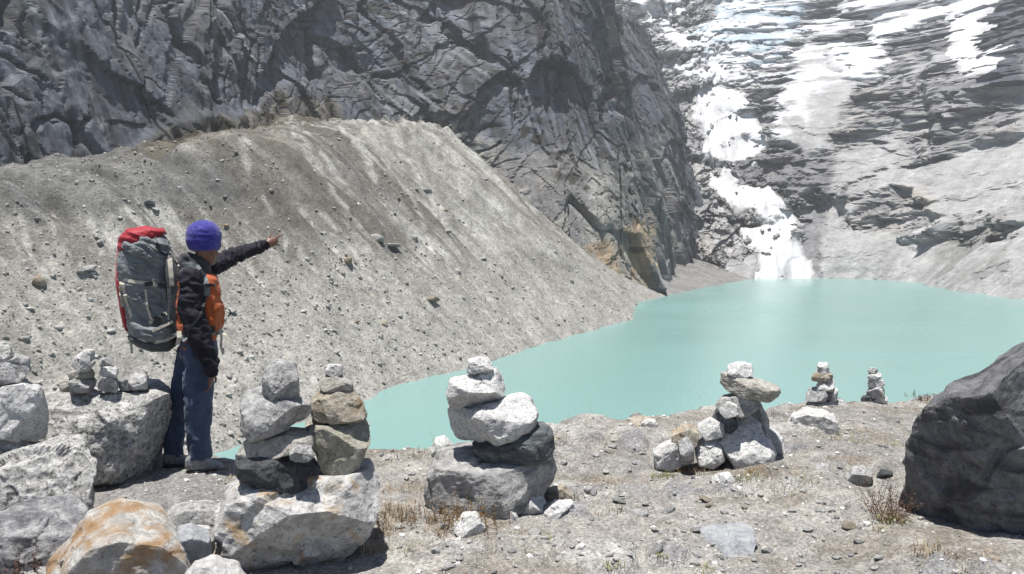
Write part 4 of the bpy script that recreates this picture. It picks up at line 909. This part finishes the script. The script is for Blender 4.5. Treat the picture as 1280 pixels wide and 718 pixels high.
for i in range(110):
    px = rs.uniform(0, 760); py = rs.uniform(220, 520)
    sel = (np.abs(MOR_PX - px) < 4) & (np.abs(MOR_PY - py) < 4) & (MOR_T > 1) & (MOR_P[:, 1] < 420)
    if sel.any(): moraine_boulder(px, py, rs.uniform(1.8, 4.2), rs.choice(['m_grey', 'm_brown', 'm_pale'], p=[.35, .10, .55]))
# ================================================================== VEGETATION
def mat_plain(name, c1, c2, scale=30, rough=0.8):
    m, n, b = mat_new(name); v = mapping(n, rnd=True)
    n.links.new(mix(n, c1, c2, ramp(n, noise_n(n, v, scale, 3, .6), [(.35, 0.), (.65, 1.)])), b.inputs['Base Color']); b.inputs['Roughness'].default_value = rough
    b.inputs['Specular IOR Level'].default_value = 0.2
    return m
m_gr = {'green': mat_plain('green_grass', (.15, .17, .045), (.30, .27, .10)), 'dry': mat_plain('dry_grass', (.32, .28, .19), (.44, .40, .30)), 'rust': mat_plain('rust_grass', (.25, .19, .12), (.34, .27, .18))}
def blades(name, n_, h, spread, rsx, mat, parent=None, loc=None, lean=0.5, wid=0.0018):
    V, Fc = [], []
    for i in range(n_):
        a_ = rsx.uniform(0, 6.28); r_ = spread * math.sqrt(rsx.rand()); bx_, by_ = r_ * math.cos(a_), r_ * math.sin(a_)
        da = rsx.uniform(0, 6.28); ln = rsx.uniform(.1, 1) * lean; hh_ = h * rsx.uniform(.3, 1.15)
        wx, wy = -math.sin(da) * wid, math.cos(da) * wid
        k = len(V)
        for t, ww in ((0, 1), (.4, .9), (.75, .6)):
            ox = math.cos(da) * ln * hh_ * t ** 1.8; oy = math.sin(da) * ln * hh_ * t ** 1.8; z = hh_ * t * (1 - .25 * ln * t) - .008
            V += [(bx_ + ox - wx * ww, by_ + oy - wy * ww, z), (bx_ + ox + wx * ww, by_ + oy + wy * ww, z)]
        V.append((bx_ + math.cos(da) * ln * hh_, by_ + math.sin(da) * ln * hh_, hh_ * (1 - .25 * ln) - .008))
        Fc += [(k, k + 1, k + 3), (k, k + 3, k + 2), (k + 2, k + 3, k + 5), (k + 2, k + 5, k + 4), (k + 4, k + 5, k + 6)]
    return new_obj(name, mesh_np(name, V, Fc), mat, parent, loc)
rs = np.random.RandomState(31)
GL = {'green': 'short green grass tuft', 'dry': 'straw coloured dry grass tuft', 'rust': 'rusty brown dead grass tuft'}
for (px, py, h, n_, sprd, k) in ((824, 598, .05, 60, .06, 'green'), (838, 596, .045, 50, .05, 'green'), (935, 600, .06, 60, .08, 'green'), (1002, 600, .05, 70, .12, 'green'), (985, 604, .04, 50, .1, 'green'), (1000, 568, .05, 60, .12, 'dry'), (1060, 552, .045, 60, .14, 'green'), (1108, 556, .05, 60, .14, 'green'), (1130, 540, .04, 60, .12, 'green'), (1080, 537, .04, 40, .1, 'dry'), (1028, 545, .05, 50, .1, 'dry'),
        (827, 698, .03, 35, .03, 'green'), (880, 712, .035, 45, .05, 'green'), (768, 716, .035, 40, .05, 'green'), (902, 690, .02, 25, .02, 'green'), (1115, 652, .06, 80, .08, 'green'), (1105, 665, .05, 50, .06, 'dry'), (860, 588, .06, 70, .08, 'rust'), (880, 592, .05, 40, .07, 'rust'), (704, 626, .07, 60, .05, 'dry'), (722, 618, .05, 40, .05, 'dry'), (712, 640, .03, 30, .03, 'rust'),
        (500, 645, .09, 110, .10, 'rust'), (480, 668, .08, 90, .10, 'rust'), (520, 612, .06, 60, .10, 'dry'), (492, 615, .06, 50, .08, 'rust'), (515, 685, .05, 60, .08, 'dry'), (470, 690, .06, 70, .06, 'rust'), (545, 668, .06, 60, .06, 'rust'), (505, 575, .06, 60, .12, 'dry'), (530, 570, .08, 50, .1, 'dry'), (585, 668, .03, 30, .04, 'dry'),
        (765, 606, .06, 40, .08, 'dry'), (745, 545, .05, 50, .15, 'dry'), (700, 552, .06, 50, .1, 'dry'), (860, 540, .07, 50, .1, 'rust'), (770, 640, .07, 30, .05, 'dry'), (750, 645, .03, 40, .07, 'rust'), (690, 672, .03, 30, .04, 'green'), (660, 690, .03, 30, .03, 'dry'), (980, 660, .025, 20, .04, 'dry'), (1190, 700, .035, 70, .2, 'dry'), (1235, 706, .035, 60, .2, 'dry'), (1160, 690, .07, 70, .1, 'rust'),
        (1160, 503, .05, 60, .1, 'rust'), (960, 520, .05, 50, .1, 'rust'), (1000, 512, .06, 40, .1, 'dry'), (810, 530, .05, 40, .1, 'dry'), (290, 600, .04, 60, .1, 'dry'), (276, 588, .04, 60, .08, 'rust')):
    p = on_ground(px, py)
    tf = empty('grass_tuft', p); tag(tf, GL[k] + ' ' + near(px, py, NEAR), 'grass', 'grass tufts ' + near(px, py, NEAR)); tag(blades('blades', n_, h * 1.15, sprd, rs, m_gr[k], tf, lean=1.0, wid=.0019), kind='stuff')
for (px, py, h, n_) in ((712, 548, .42, 5), (735, 545, .30, 4), (540, 572, .26, 6), (865, 545, .24, 4), (1108, 512, .30, 3), (1130, 506, .26, 2), (780, 620, .16, 5), (456, 700, .2, 3), (640, 560, .2, 4), (880, 640, .1, 3)):
    tf = empty('grass_stalk', on_ground(px, py)); tag(blades('blades', n_, h, .05, rs, m_gr['dry'], tf, lean=.45, wid=.0013), kind='stuff'); tag(tf, 'few thin dry grass stalks standing ' + near(px, py, NEAR), 'grass', 'thin stalks ' + near(px, py, NEAR))
m_twig = mat_plain('shrub_twig', (.10, .06, .04), (.20, .13, .08)); m_leafr = mat_plain('rusty_leaf', (.20, .11, .06), (.27, .19, .10)); m_leafd = mat_plain('dark_leaf', (.07, .045, .04), (.14, .075, .055)); m_leafo = mat_plain('olive_leaf', (.20, .17, .06), (.30, .16, .06))
def shrub(px, py, h, n_, sprd, leaf, label, lsz=.006, dp=0.0):
    p = on_ground(px, py); root = empty('dry_shrub', p); tag(root, label, 'shrub')
    TV, TF, LV, LF = [], [], [], []
    def tube(a, b_, r0, r1):
        d = Vector(b_) - Vector(a); q_ = d.to_track_quat('Z', 'Y'); k = len(TV)
        for (c_, r_) in ((a, r0), (b_, r1)):
            for j in range(3):
                w_ = q_ @ Vector((r_ * math.cos(j * 2.09), r_ * math.sin(j * 2.09), 0)); TV.append((c_[0] + w_.x, c_[1] + w_.y, c_[2] + w_.z))
        for j in range(3): TF.append((k + j, k + (j + 1) % 3, k + 3 + (j + 1) % 3, k + 3 + j))
    for i in range(n_):
        a_ = rs.uniform(0, 6.28); el = rs.uniform(.5, 1.4); cur = (rs.normal() * sprd * .35, rs.normal() * sprd * .35, -.01); L_ = h * rs.uniform(.5, 1.1)
        d = Vector((math.cos(a_) * math.cos(el), math.sin(a_) * math.cos(el), math.sin(el)))
        for sgi in range(5):
            d = (d + Vector((rs.normal() * .18, rs.normal() * .18, .12))).normalized(); nx = tuple(Vector(cur) + d * L_ / 5)
            tube(cur, nx, .0022 * (1 - sgi * .15), .0022 * (.85 - sgi * .15))
            if sgi > 0:
                for q_ in range(4):
                    c_ = Vector(cur).lerp(Vector(nx), rs.rand()) + Vector(rs.normal(size=3)) * .006; e1 = Vector(rs.normal(size=3)).normalized() * lsz; e2 = Vector(rs.normal(size=3)).normalized() * lsz * .6; k = len(LV)
                    LV.extend([tuple(c_ - e1), tuple(c_ + e2), tuple(c_ + e1), tuple(c_ - e2)]); LF.append((k, k + 1, k + 2, k + 3))
            cur = nx
    tag(new_obj('twigs', mesh_np('twigs', TV, TF), m_twig, root), kind='stuff'); tag(new_obj('leaves', mesh_np('leaves', LV, LF, smoothf=False), leaf, root), kind='stuff')
shrub(590, 648, .20, 46, .30, m_leafo, 'low reddish shrub growing against the angular cairn boulder', .006)
shrub(560, 650, .12, 30, .22, m_leafr, 'small rusty shrub left of the spotted white stone')
shrub(505, 655, .12, 36, .35, m_leafr, 'sprawling brown dead shrub beside the double cairn boulder')
shrub(1108, 648, .26, 44, .16, m_leafd, 'dark maroon shrub growing against the huge dark boulder')
shrub(20, 716, .14, 40, .30, m_leafd, 'dark reddish shrub in front of the striped boulder', .007)
shrub(862, 588, .07, 30, .25, m_leafr, 'thin brown shrub under the leaning cairn', .005)
shrub(950, 595, .08, 24, .18, m_leafo, 'small olive shrub at the foot of the leaning cairn', .005)
shrub(1160, 500, .08, 30, .3, m_leafd, 'low dark shrub on the brink behind the dark boulder', .007)

# ================================================================== WALKER
PYD = 5.50
pxm = PYD / F * 1.06
def J(px, py, dy=0.0): return at(px, py, PYD + dy)
VD = np.array([J(245, 430)[0], J(245, 430)[1], 0]); VD /= np.linalg.norm(VD); RT = np.array([VD[1], -VD[0], 0.0]); UP = np.array([0, 0, 1.0])
def chain(pts, step=0.012):
    """pts: (centre, (r_right, r_depth, r_up)) -> densely interpolated ellipsoids"""
    out = []
    for (c0, r0), (c1, r1) in zip(pts[:-1], pts[1:]):
        c0 = np.array(c0); c1 = np.array(c1); r0 = np.array(r0, float) * np.ones(3); r1 = np.array(r1, float) * np.ones(3)
        k = max(2, int(np.linalg.norm(c1 - c0) / max(step, 0.35 * min(r0.min(), r1.min()))) + 1)
        for t in np.linspace(0, 1, k): out.append((c0 + (c1 - c0) * t, r0 + (r1 - r0) * t))
    return out
def blob(name, balls, voxel, mat, parent, it=6, wr=None, sub=3):
    V, Fc = ICO[sub]; B_ = np.stack([RT, VD, UP])
    VV = np.concatenate([c + (V * r) @ B_ for c, r in balls]); FF = np.concatenate([Fc + i * len(V) for i in range(len(balls))])
    me = mesh_np('tmp', VV, FF); o = bpy.data.objects.new('tmp', me); col.objects.link(o)
    md = o.modifiers.new('r', 'REMESH'); md.mode = 'VOXEL'; md.voxel_size = voxel; md.use_smooth_shade = True
    ms = o.modifiers.new('s', 'SMOOTH'); ms.factor = .5; ms.iterations = it
    dg = bpy.context.evaluated_depsgraph_get(); me2 = bpy.data.meshes.new_from_object(o.evaluated_get(dg)); bpy.data.objects.remove(o); bpy.data.meshes.remove(me)
    me2.name = name; n_ = len(me2.vertices); co = np.zeros(n_ * 3, np.float32); me2.vertices.foreach_get('co', co); co = co.reshape(-1, 3).astype(float)
    if wr is not None:
        nr = np.zeros(n_ * 3, np.float32); me2.vertices.foreach_get('normal', nr); nr = nr.reshape(-1, 3)
        co = co + nr * wr(co)[:, None]
    org = np.array(parent.location); me2.vertices.foreach_set('co', (co - org).astype(np.float32).ravel()); me2.polygons.foreach_set('use_smooth', np.ones(len(me2.polygons), bool)); me2.update()
    me2.materials.clear(); return new_obj(name, me2, mat, parent)
def folds(amp, f=(9, 9, 16), seed=0, base=0.6):
    def g(co):
        a_ = co @ RT; b_ = co @ VD; c_ = co @ UP
        n1_ = fbm(a_ * f[0] + 3 * b_, b_ * f[1], c_ * f[2] + 5 * a_, 2, seed); rdg = 1 - np.abs(fbm(a_ * f[0] * 1.2 + 7, b_ * f[1], c_ * f[2] * 1.1 + 4 * a_, 2, seed + 4)) * 2
        return amp * (base * n1_ + (rdg - .4) * .8)
    return g
m_skin, n, b = mat_new('skin'); v = mapping(n); n.links.new(mix(n, (.12, .055, .034), (.17, .08, .05), noise_n(n, v, 30, 4)), b.inputs['Base Color']); b.inputs['Roughness'].default_value = .5
m_orange = mat_fabric('orange_shell', (.32, .072, .020), (.39, .095, .03), 18, .006)
m_navy = mat_fabric('navy_sleeve', (.007, .006, .012), (.014, .012, .022), 18, .006, sheen=0.0)
m_collar = mat_fabric('charcoal_hood', (.028, .030, .034), (.050, .052, .058), 20, .006)
m_trou = mat_fabric('slate_blue_trousers', (.035, .052, .098), (.054, .075, .130), 12, .008)
m_boot = mat_fabric('grey_boot', (.16, .165, .17), (.26, .265, .27), 40, .004)
m_sole = mat_fabric('boot_sole', (.03, .03, .03), (.05, .05, .05), 40, .002)
m_hat, n, b = mat_new('purple_knit'); v = mapping(n); f = noise_n(n, v, 220, 3, .7); g = noise_n(n, v, 9, 3, .5)
cc_ = mix(n, (.014, .012, .16), (.026, .022, .25), f)
cc_ = mix(n, cc_, (.42, .42, .75), mix(n, ramp(n, f, [(.58, 0.), (.66, .8)]), ramp(n, g, [(.45, 0.), (.60, 1.)]), 1.0, 'MULTIPLY'))
n.links.new(cc_, b.inputs['Base Color']); b.inputs['Roughness'].default_value = .9; b.inputs['Sheen Weight'].default_value = .2; bump(n, b, f, .6, .004)
person = empty('person', on_ground(240, 586)); tag(person, 'walker in a purple knit hat and orange jacket pointing across the lake', 'person')
head = J(257, 312, 0.0); fd = RT * .72 + VD * .69; fs = np.cross(UP, fd)                  # face direction, its left
def E(c, r): return (np.array(c), np.array(r, float) * np.ones(3))
wl = J(331, 306.5, .52); el_ = J(297, 318, .36)
ad = (wl - el_) / np.linalg.norm(wl - el_); sd_ = np.cross(ad, UP); sd_ /= np.linalg.norm(sd_); up2 = np.cross(sd_, ad)
def finger(b_, dirs, L_, r_): 
    pts = [(b_, r_)]; cur = np.array(b_)
    for d_, l_ in zip(dirs, L_):
        d_ = np.array(d_) / np.linalg.norm(d_); cur = cur + d_ * l_; pts.append((cur, r_ * .88)); r_ *= .9
    return chain(pts, .004)
body = []
body += chain([(head + UP * .035, (.078, .075, .10)), (head - UP * .02 + fd * .008, (.074, .070, .095))])
body += chain([(head - UP * .055 + fd * .018, (.060, .058, .06)), (head - UP * .085 + fd * .035, (.042, .042, .035))])       # jaw
body += chain([(head + fd * .082 - UP * .0, .014), (head + fd * .102 - UP * .032, .016)], .005)                                 # nose
body += [E(head - fs * .074 - UP * .012 - fd * .008, (.02, .012, .032)), E(head + fs * .074 - UP * .012 - fd * .008, (.012, .02, .032))]
body += [E(head + fd * .084 - UP * .062, (.022, .022, .010)), E(head + fd * .083 - UP * .074, (.02, .02, .009))]               # lips
body += chain([(J(253, 325), .058), (J(246, 345), .064)])
body += chain([(J(244, 348), (.10, .17, .07)), (J(243, 385), (.11, .15, .10)), (J(244, 425), (.11, .15, .09)), (J(246, 440), (.12, .155, .09))])
body += chain([(J(240, 350, -.17), .06), (J(248, 418, -.20), .045), (J(265, 463, -.20), .032)])                                 # near arm
body += chain([(J(258, 338, .17), .058), (el_, .043), (wl, .030)])                                                              # pointing arm
body += chain([(J(248, 442, -.085), .085), (J(248, 508, -.085), .06), (J(250, 572, -.08), .045)]) + chain([(J(250, 572, -.08), .045), (J(250, 582, -.08), .04), (J(268, 585, -.08), .03)])
body += chain([(J(240, 442, .085), .085), (J(223, 508, .085), .06), (J(217, 570, .085), .045)]) + chain([(J(217, 570, .085), .045), (J(217, 578, .085), .04), (J(232, 580, .085), .03)])
# pointing hand: palm, straight index finger, three curled fingers, thumb up
pc = wl + ad * .045
body += chain([(wl, (.026, .022, .026)), (pc, (.034, .022, .038)), (wl + ad * .085, (.026, .018, .036))], .006)
kn = wl + ad * .088
body += finger(kn + up2 * .026, [ad + up2 * .10, ad + up2 * .05, ad], (.042, .026, .022), .0092)
body += finger(kn + up2 * .008, [ad - sd_ * .3, -sd_ * 1 - up2 * .2, -ad], (.034, .026, .020), .0090)
body += finger(kn - up2 * .010, [ad - sd_ * .3, -sd_ * 1 - up2 * .2, -ad], (.032, .025, .018), .0088)
body += finger(kn - up2 * .027, [ad - sd_ * .25 - up2 * .3, ad * .6 - sd_ * .5 - up2 * .5, -sd_], (.028, .020, .016), .0080)
body += finger(wl + ad * .035 + up2 * .025 - sd_ * .01, [ad + up2 * .8 - sd_ * .3, ad + up2 * .5], (.036, .028), .0105)
# relaxed near hand
wr_ = J(265, 463, -.20); hd = (J(263, 480, -.2) - wr_); hd /= np.linalg.norm(hd)
body += chain([(wr_, (.024, .03, .026)), (wr_ + hd * .05, (.02, .038, .03)), (wr_ + hd * .088, (.018, .038, .02))], .006)
for k in range(4):
    fb = wr_ + hd * .09 + VD * (.028 - .019 * k); body += finger(fb, [hd - RT * .15, hd - RT * .6, hd * .3 - RT], (.036 - .003 * abs(k - 1), .024, .018), .0086)
body += finger(wr_ + hd * .03 + RT * .014 + VD * .028, [hd + RT * .55 + VD * .3, hd + RT * .1], (.038, .028), .0105)
body_o = blob('body', body, .0055, m_skin, person, it=4, sub=2)
for sgn in (-1, 1):
    e_ = rock_mesh(3, 2, (.011, .011, .009), 0, 0); m_eye = bpy.data.materials.get('eye') or mat_plain('eye', (.02, .015, .012), (.05, .04, .035), rough=.2)
    new_obj('eye', e_, m_eye, body_o, Vector(head + fd * .070 + fs * .031 * sgn + UP * .004) - Vector(person.location))
# clothes
tor = chain([(J(243, 352), (.115, .185, .06)), (J(245, 375), (.150, .195, .08)), (J(248, 400), (.158, .195, .08)), (J(248, 420), (.140, .19, .05))])
tor += chain([(J(258, 352, -.02), (.085, .14, .06)), (J(263, 385, -.02), (.098, .15, .07)), (J(260, 408, -.02), (.105, .15, .05))])
jk = blob('jacket', tor, .010, m_orange, person, wr=folds(.009, (10, 10, 14), 3))
hem = blob('hem', chain([(J(247, 416), (.140, .185, .025)), (J(247, 424), (.135, .18, .025))]), .010, m_navy, jk, wr=folds(.004, seed=5)); hem.location = -Vector((0, 0, 0))
slv = chain([(J(239, 346, -.175), (.078, .075, .065)), (J(239, 385, -.21), (.086, .082, .08)), (J(248, 420, -.225), (.078, .076, .075)), (J(263, 455, -.215), (.062, .06, .06)), (J(265, 466, -.21), (.052, .052, .03))])
blob('sleeve', slv, .009, m_navy, person, wr=folds(.010, (12, 12, 20), 8))
shd = J(258, 338, .15)
slv = chain([(J(248, 346, .12), (.085, .08, .07)), (shd, (.085, .08, .075)), (J(280, 326, .28), .068), (el_, .062), (J(315, 312, .45), .052), (wl - ad * .012, .046)])
blob('sleeve', slv, .009, m_navy, person, wr=folds(.008, (22, 12, 14), 12))
yk = chain([(J(240, 343, -.10), (.09, .10, .045)), (J(240, 343, .12), (.09, .10, .045))]) + chain([(J(246, 340), (.10, .12, .05)), (J(247, 330), (.094, .10, .05)), (J(248, 324), (.090, .09, .035))])
yk += chain([(J(232, 336, 0), (.06, .12, .05)), (J(234, 322, 0), (.055, .10, .04))])
blob('hood', yk, .009, m_collar, person, wr=folds(.008, (14, 14, 20), 15))
lg = chain([(J(248, 428, 0), (.125, .165, .045)), (J(249, 442, 0), (.128, .170, .06))])
lg += chain([(J(250, 442, -.085), (.112, .10, .09)), (J(249, 470, -.09), (.108, .09, .08)), (J(248, 503, -.09), (.096, .085, .07)), (J(248, 545, -.085), (.082, .078, .07)), (J(250, 572, -.08), (.088, .08, .03))])
lg += chain([(J(240, 442, .085), (.105, .10, .09)), (J(231, 480, .09), (.09, .09, .08)), (J(222, 515, .09), (.078, .082, .07)), (J(217, 545, .085), (.070, .075, .06)), (J(217, 575, .085), (.074, .075, .025))])
blob('trousers', lg, .009, m_trou, person, wr=folds(.010, (11, 11, 9), 22))
# knit hat
hc = J(254.5, 296.5)
ht = [E(hc + UP * .012, (.121, .112, .108)), E(hc - UP * .02, (.120, .112, .10))] + chain([(hc - UP * .045 + RT * .003, (.116, .11, .045)), (hc - UP * .075 + RT * .004, (.108, .104, .032))])
hat = blob('hat', ht, .007, m_hat, person, wr=folds(.0022, (14, 14, 34), 28))
def boot(ol, dy, dp):
    me, c = outline_mesh('boot', ol, PYD + dp, .052, 61, sub=4, p=3.2, facets=0, rough=.03, chip=0); bt = new_obj('boot', me, m_boot, person, c - person.location)
    y1 = max(p_[1] for p_ in ol); so_ = [(ol[0][0] - 1, y1 - 3), (ol[-1][0] + 1, y1 - 3), (ol[-1][0] + 1, y1 + 2), (ol[0][0] - 1, y1 + 2)]
    me2, c2 = outline_mesh('sole', so_, PYD + dp, .056, 62, sub=3, p=4, facets=0, rough=.01, chip=0); new_obj('sole', me2, m_sole, bt, c2 - c)
boot([(231, 587), (231, 574), (238, 567), (256, 566), (263, 574), (274, 578), (282, 583), (283, 588)], 0, -.08)
boot([(203, 580), (203, 570), (210, 564), (226, 564), (232, 570), (240, 575), (246, 578), (247, 581)], 0, .085)

# ================================================================== BACKPACK
pk = empty('backpack', J(185, 437)); tag(pk, 'large grey and red trekking backpack worn by the walker', 'backpack')
m_pgrey = mat_fabric('grey_pack_cloth', (.105, .122, .132), (.175, .192, .202), 16, .018, .55, stretch=(1, 1, 2.2)); m_pred = mat_fabric('red_pack_cloth', (.26, .012, .02), (.34, .022, .034), 16, .01, .6)
m_pdark = mat_fabric('dark_pack_base', (.045, .05, .055), (.075, .08, .085), 16, .008, .6); m_strap = mat_fabric('beige_webbing', (.40, .37, .31), (.50, .47, .40), 40, .002); m_buck = mat_fabric('black_buckle', (.012, .012, .013), (.02, .02, .022), 40, .001, .4)
def pk_part(name, ol, dy, th, mat, seed, parent=None, p=3.4, rough=.05, sub=5, crease=0.0):
    me, c = outline_mesh(name, ol, PYD + dy, th, seed, sub=sub, p=p, facets=0, rough=rough, fine=.4, chip=0); n_ = len(me.vertices); co = np.zeros(n_ * 3, np.float32); nr = np.zeros(n_ * 3, np.float32); me.vertices.foreach_get('co', co); me.vertices.foreach_get('normal', nr); co = co.reshape(-1, 3); nr = nr.reshape(-1, 3)
    if crease:
        a_ = co @ RT; c_ = co[:, 2]; b_ = co @ VD
        rdg = 1 - 2.2 * np.abs(fbm(a_ * 7 + 3 * c_, b_ * 5, c_ * 26 + 9 * a_, 2, seed + 40)); co = co + nr * (crease * np.clip(rdg, -.6, 1))[:, None]; me.vertices.foreach_set('co', co.astype(np.float32).ravel()); me.update()
    return new_obj(name, me, mat, parent or pk, c - pk.location - (parent.location if parent else Vector()))
bag = pk_part('main_bag', [(150, 312), (157, 298), (180, 294), (206, 296), (211, 312), (214, 345), (219, 385), (223, 415), (222, 430), (208, 436), (182, 432), (165, 424), (157, 395), (150, 355), (147, 330)], -.02, .175, m_pgrey, 71, sub=6, crease=.010)
pk_part('lid', [(147, 312), (149, 296), (156, 288), (180, 284), (204, 285), (208, 290), (207, 295), (185, 294), (165, 297), (156, 306), (152, 316)], .0, .165, m_pred, 72, crease=.008)
pk_part('top_collar', [(152, 322), (155, 303), (175, 297), (206, 298), (212, 312), (212, 328), (190, 340), (160, 343)], -.035, .17, m_pgrey, 75, rough=.06, sub=6, crease=.020)
pk_part('back_panel', [(204, 312), (218, 320), (227, 350), (230, 385), (229, 412), (221, 424), (210, 400), (206, 350)], .0, .15, m_pdark, 76)
pk_part('side_pocket', [(160, 398), (175, 402), (196, 404), (216, 398), (221, 418), (205, 428), (180, 427), (164, 420)], -.04, .165, m_pgrey, 77, crease=.008)
pk_part('front_panel', [(144, 352), (145, 325), (148, 302), (153, 298), (154, 315), (151, 350), (156, 388), (163, 408), (161, 418), (155, 412), (150, 390)], .0, .12, m_pred, 73)
pk_part('base_panel', [(160, 416), (175, 424), (200, 428), (222, 418), (224, 428), (212, 438), (190, 439), (172, 433), (160, 425)], -.015, .17, m_pdark, 74)
bpy.context.view_layer.update()
def bvh_of(objs):
    V, Fc = [], []
    for o in objs:
        mw = o.matrix_world; k = len(V); V += [mw @ v_.co for v_ in o.data.vertices]; Fc += [[i + k for i in p_.vertices] for p_ in o.data.polygons]
    return BVHTree.FromPolygons(V, Fc)
tree_pk = bvh_of([c for c in pk.children]); tree_pp = bvh_of([c for c in person.children if c.name.split('.')[0] in ('jacket', 'sleeve', 'hood', 'trousers')] + [c for c in pk.children])
def strap(name, path, width_px, mat, tree, parent, off=.006, thick=.004, n_=14):
    path = np.array(path, float); s_ = np.concatenate([[0], np.cumsum(np.hypot(*np.diff(path, axis=0).T))]); tt = np.linspace(0, s_[-1], n_)
    xs_, ys_ = np.interp(tt, s_, path[:, 0]), np.interp(tt, s_, path[:, 1]); C_ = []; last = None
    for x, y in zip(xs_, ys_):
        r = Vector(ray(x, y)); h_ = tree.ray_cast(Vector((0, 0, CAMZ)), r.normalized())
        if h_[0] is not None: last = ((h_[0] - Vector((0, 0, CAMZ))).length, h_[1])
        d_ = last[0] if last else PYD; C_.append(Vector((0, 0, CAMZ)) + r.normalized() * (d_ - off))
    V, Fc = [], []; org = Vector(parent.location) if parent.parent is None else Vector(parent.location) + Vector(parent.parent.location)
    w_ = width_px * pxm / 2
    for i, c_ in enumerate(C_):
        t_ = (C_[min(i + 1, n_ - 1)] - C_[max(i - 1, 0)]).normalized(); nv = (Vector((0, 0, CAMZ)) - c_).normalized(); sdv = t_.cross(nv).normalized()
        for (a_, b_) in ((-w_, 0), (w_, 0), (w_, -thick), (-w_, -thick)): V.append(tuple(c_ + sdv * a_ + nv * b_ - org))
    for i in range(n_ - 1):
        for j in range(4): Fc.append((i * 4 + j, i * 4 + (j + 1) % 4, i * 4 + 4 + (j + 1) % 4, i * 4 + 4 + j))
    Fc += [(0, 1, 2, 3), (n_ * 4 - 1, n_ * 4 - 2, n_ * 4 - 3, n_ * 4 - 4)]
    return new_obj(name, mesh_np(name, V, Fc, smoothf=False), mat, parent)
for (nm, path, wd, mt, tr, par) in (
    ('compression_strap', [(152, 349), (170, 353), (188, 354), (196, 358)], 4, m_strap, tree_pk, pk), ('compression_strap', [(153, 352), (158, 375), (165, 397)], 4, m_strap, tree_pk, pk), ('compression_strap', [(151, 352), (151, 368), (153, 384)], 3, m_strap, tree_pk, pk),
    ('compression_strap', [(182, 362), (184, 385), (190, 402)], 2.5, m_strap, tree_pk, pk), ('compression_strap', [(186, 404), (198, 398), (210, 390)], 4, m_strap, tree_pk, pk), ('compression_strap', [(190, 414), (204, 408), (216, 402)], 3, m_strap, tree_pk, pk),
    ('base_strap', [(172, 424), (190, 428), (208, 425), (220, 418)], 5, m_strap, tree_pk, pk), ('lid_strap', [(194, 296), (198, 312), (210, 324)], 2.5, m_buck, tree_pk, pk), ('side_strap', [(203, 352), (205, 375), (212, 400)], 5, m_pgrey, tree_pk, pk), ('side_strap', [(212, 323), (214, 345), (215, 358)], 5, m_strap, tree_pp, pk),
    ('load_strap', [(210, 322), (218, 326), (224, 332), (222, 338)], 2.5, m_strap, tree_pp, pk), ('shoulder_strap', [(222, 333), (234, 330), (246, 334), (254, 345), (259, 360), (258, 370)], 7, m_pgrey, tree_pp, pk), ('shoulder_strap', [(258, 370), (250, 395), (238, 410), (226, 420)], 3, m_buck, tree_pp, pk),
    ('hip_belt', [(222, 414), (228, 418), (234, 424)], 10, m_pgrey, tree_pp, pk), ('hip_belt', [(262, 414), (270, 416), (277, 413)], 7, m_pgrey, tree_pp, pk), ('chest_strap', [(258, 356), (266, 357), (270, 356)], 3, m_buck, tree_pp, pk)):
    st = strap(nm, path, wd, mt, tr, par)
def buckle(px, py, w_, h_, tr):
    r = Vector(ray(px, py)).normalized(); hit = tr.ray_cast(Vector((0, 0, CAMZ)), r)[0] or Vector(J(px, py, -.2)); c = hit - r * .012
    bm = bmesh.new(); bmesh.ops.create_cube(bm, size=1); bmesh.ops.scale(bm, vec=(w_ * pxm, .014, h_ * pxm), verts=bm.verts); bmesh.ops.bevel(bm, geom=list(bm.edges), offset=.003, segments=2, affect='EDGES'); me = bpy.data.meshes.new('buckle'); bm.to_mesh(me); bm.free()
    o = new_obj('buckle', me, m_buck, pk, c - pk.location); o.rotation_euler = (0, rs.uniform(-.4, .4), -math.atan2(VD[0], VD[1]))
for a_ in ((186, 355, 9, 5), (203, 357, 8, 5), (196, 401, 7, 9), (204, 394, 5, 4), (197, 309, 4, 6)): buckle(*a_, tree_pk)
for a_ in ((259, 357, 6, 4), (266, 412, 5, 8)): buckle(*a_, tree_pp)
def tail(name, pts, w_, mat):                                            # free-hanging strap ends
    V, Fc = [], []; P_ = [Vector(J(*p_)) - pk.location for p_ in pts]
    for p_ in P_:
        for (a_, b_) in ((-w_, -.002), (w_, -.002), (w_, .002), (-w_, .002)): V.append(tuple(p_ + Vector(RT) * a_ + Vector(VD) * b_))
    k = len(P_)
    for i in range(k - 1):
        for j in range(4): Fc.append((i * 4 + j, i * 4 + (j + 1) % 4, i * 4 + 4 + (j + 1) % 4, i * 4 + 4 + j))
    Fc += [(0, 1, 2, 3), (k * 4 - 1, k * 4 - 2, k * 4 - 3, k * 4 - 4)]
    new_obj(name, mesh_np(name, V, Fc, smoothf=False), mat, pk)
tail('strap_end', [(275, 413, -.1), (277, 422, -.1), (276, 432, -.09), (279, 443, -.09)], .008, m_strap)
tail('strap_end', [(275, 412, -.08), (282, 419, -.1), (290, 428, -.1)], .012, m_strap)
tail('strap_end', [(224, 414, -.2), (224, 422, -.22), (222, 431, -.22)], .014, m_strap)
tail('strap_end', [(160, 420, -.05), (164, 430, -.06), (165, 442, -.06)], .008, m_strap)
tail('strap_end', [(277, 384, .0), (286, 387, .02), (289, 391, .02), (285, 396, .02)], .006, m_buck)
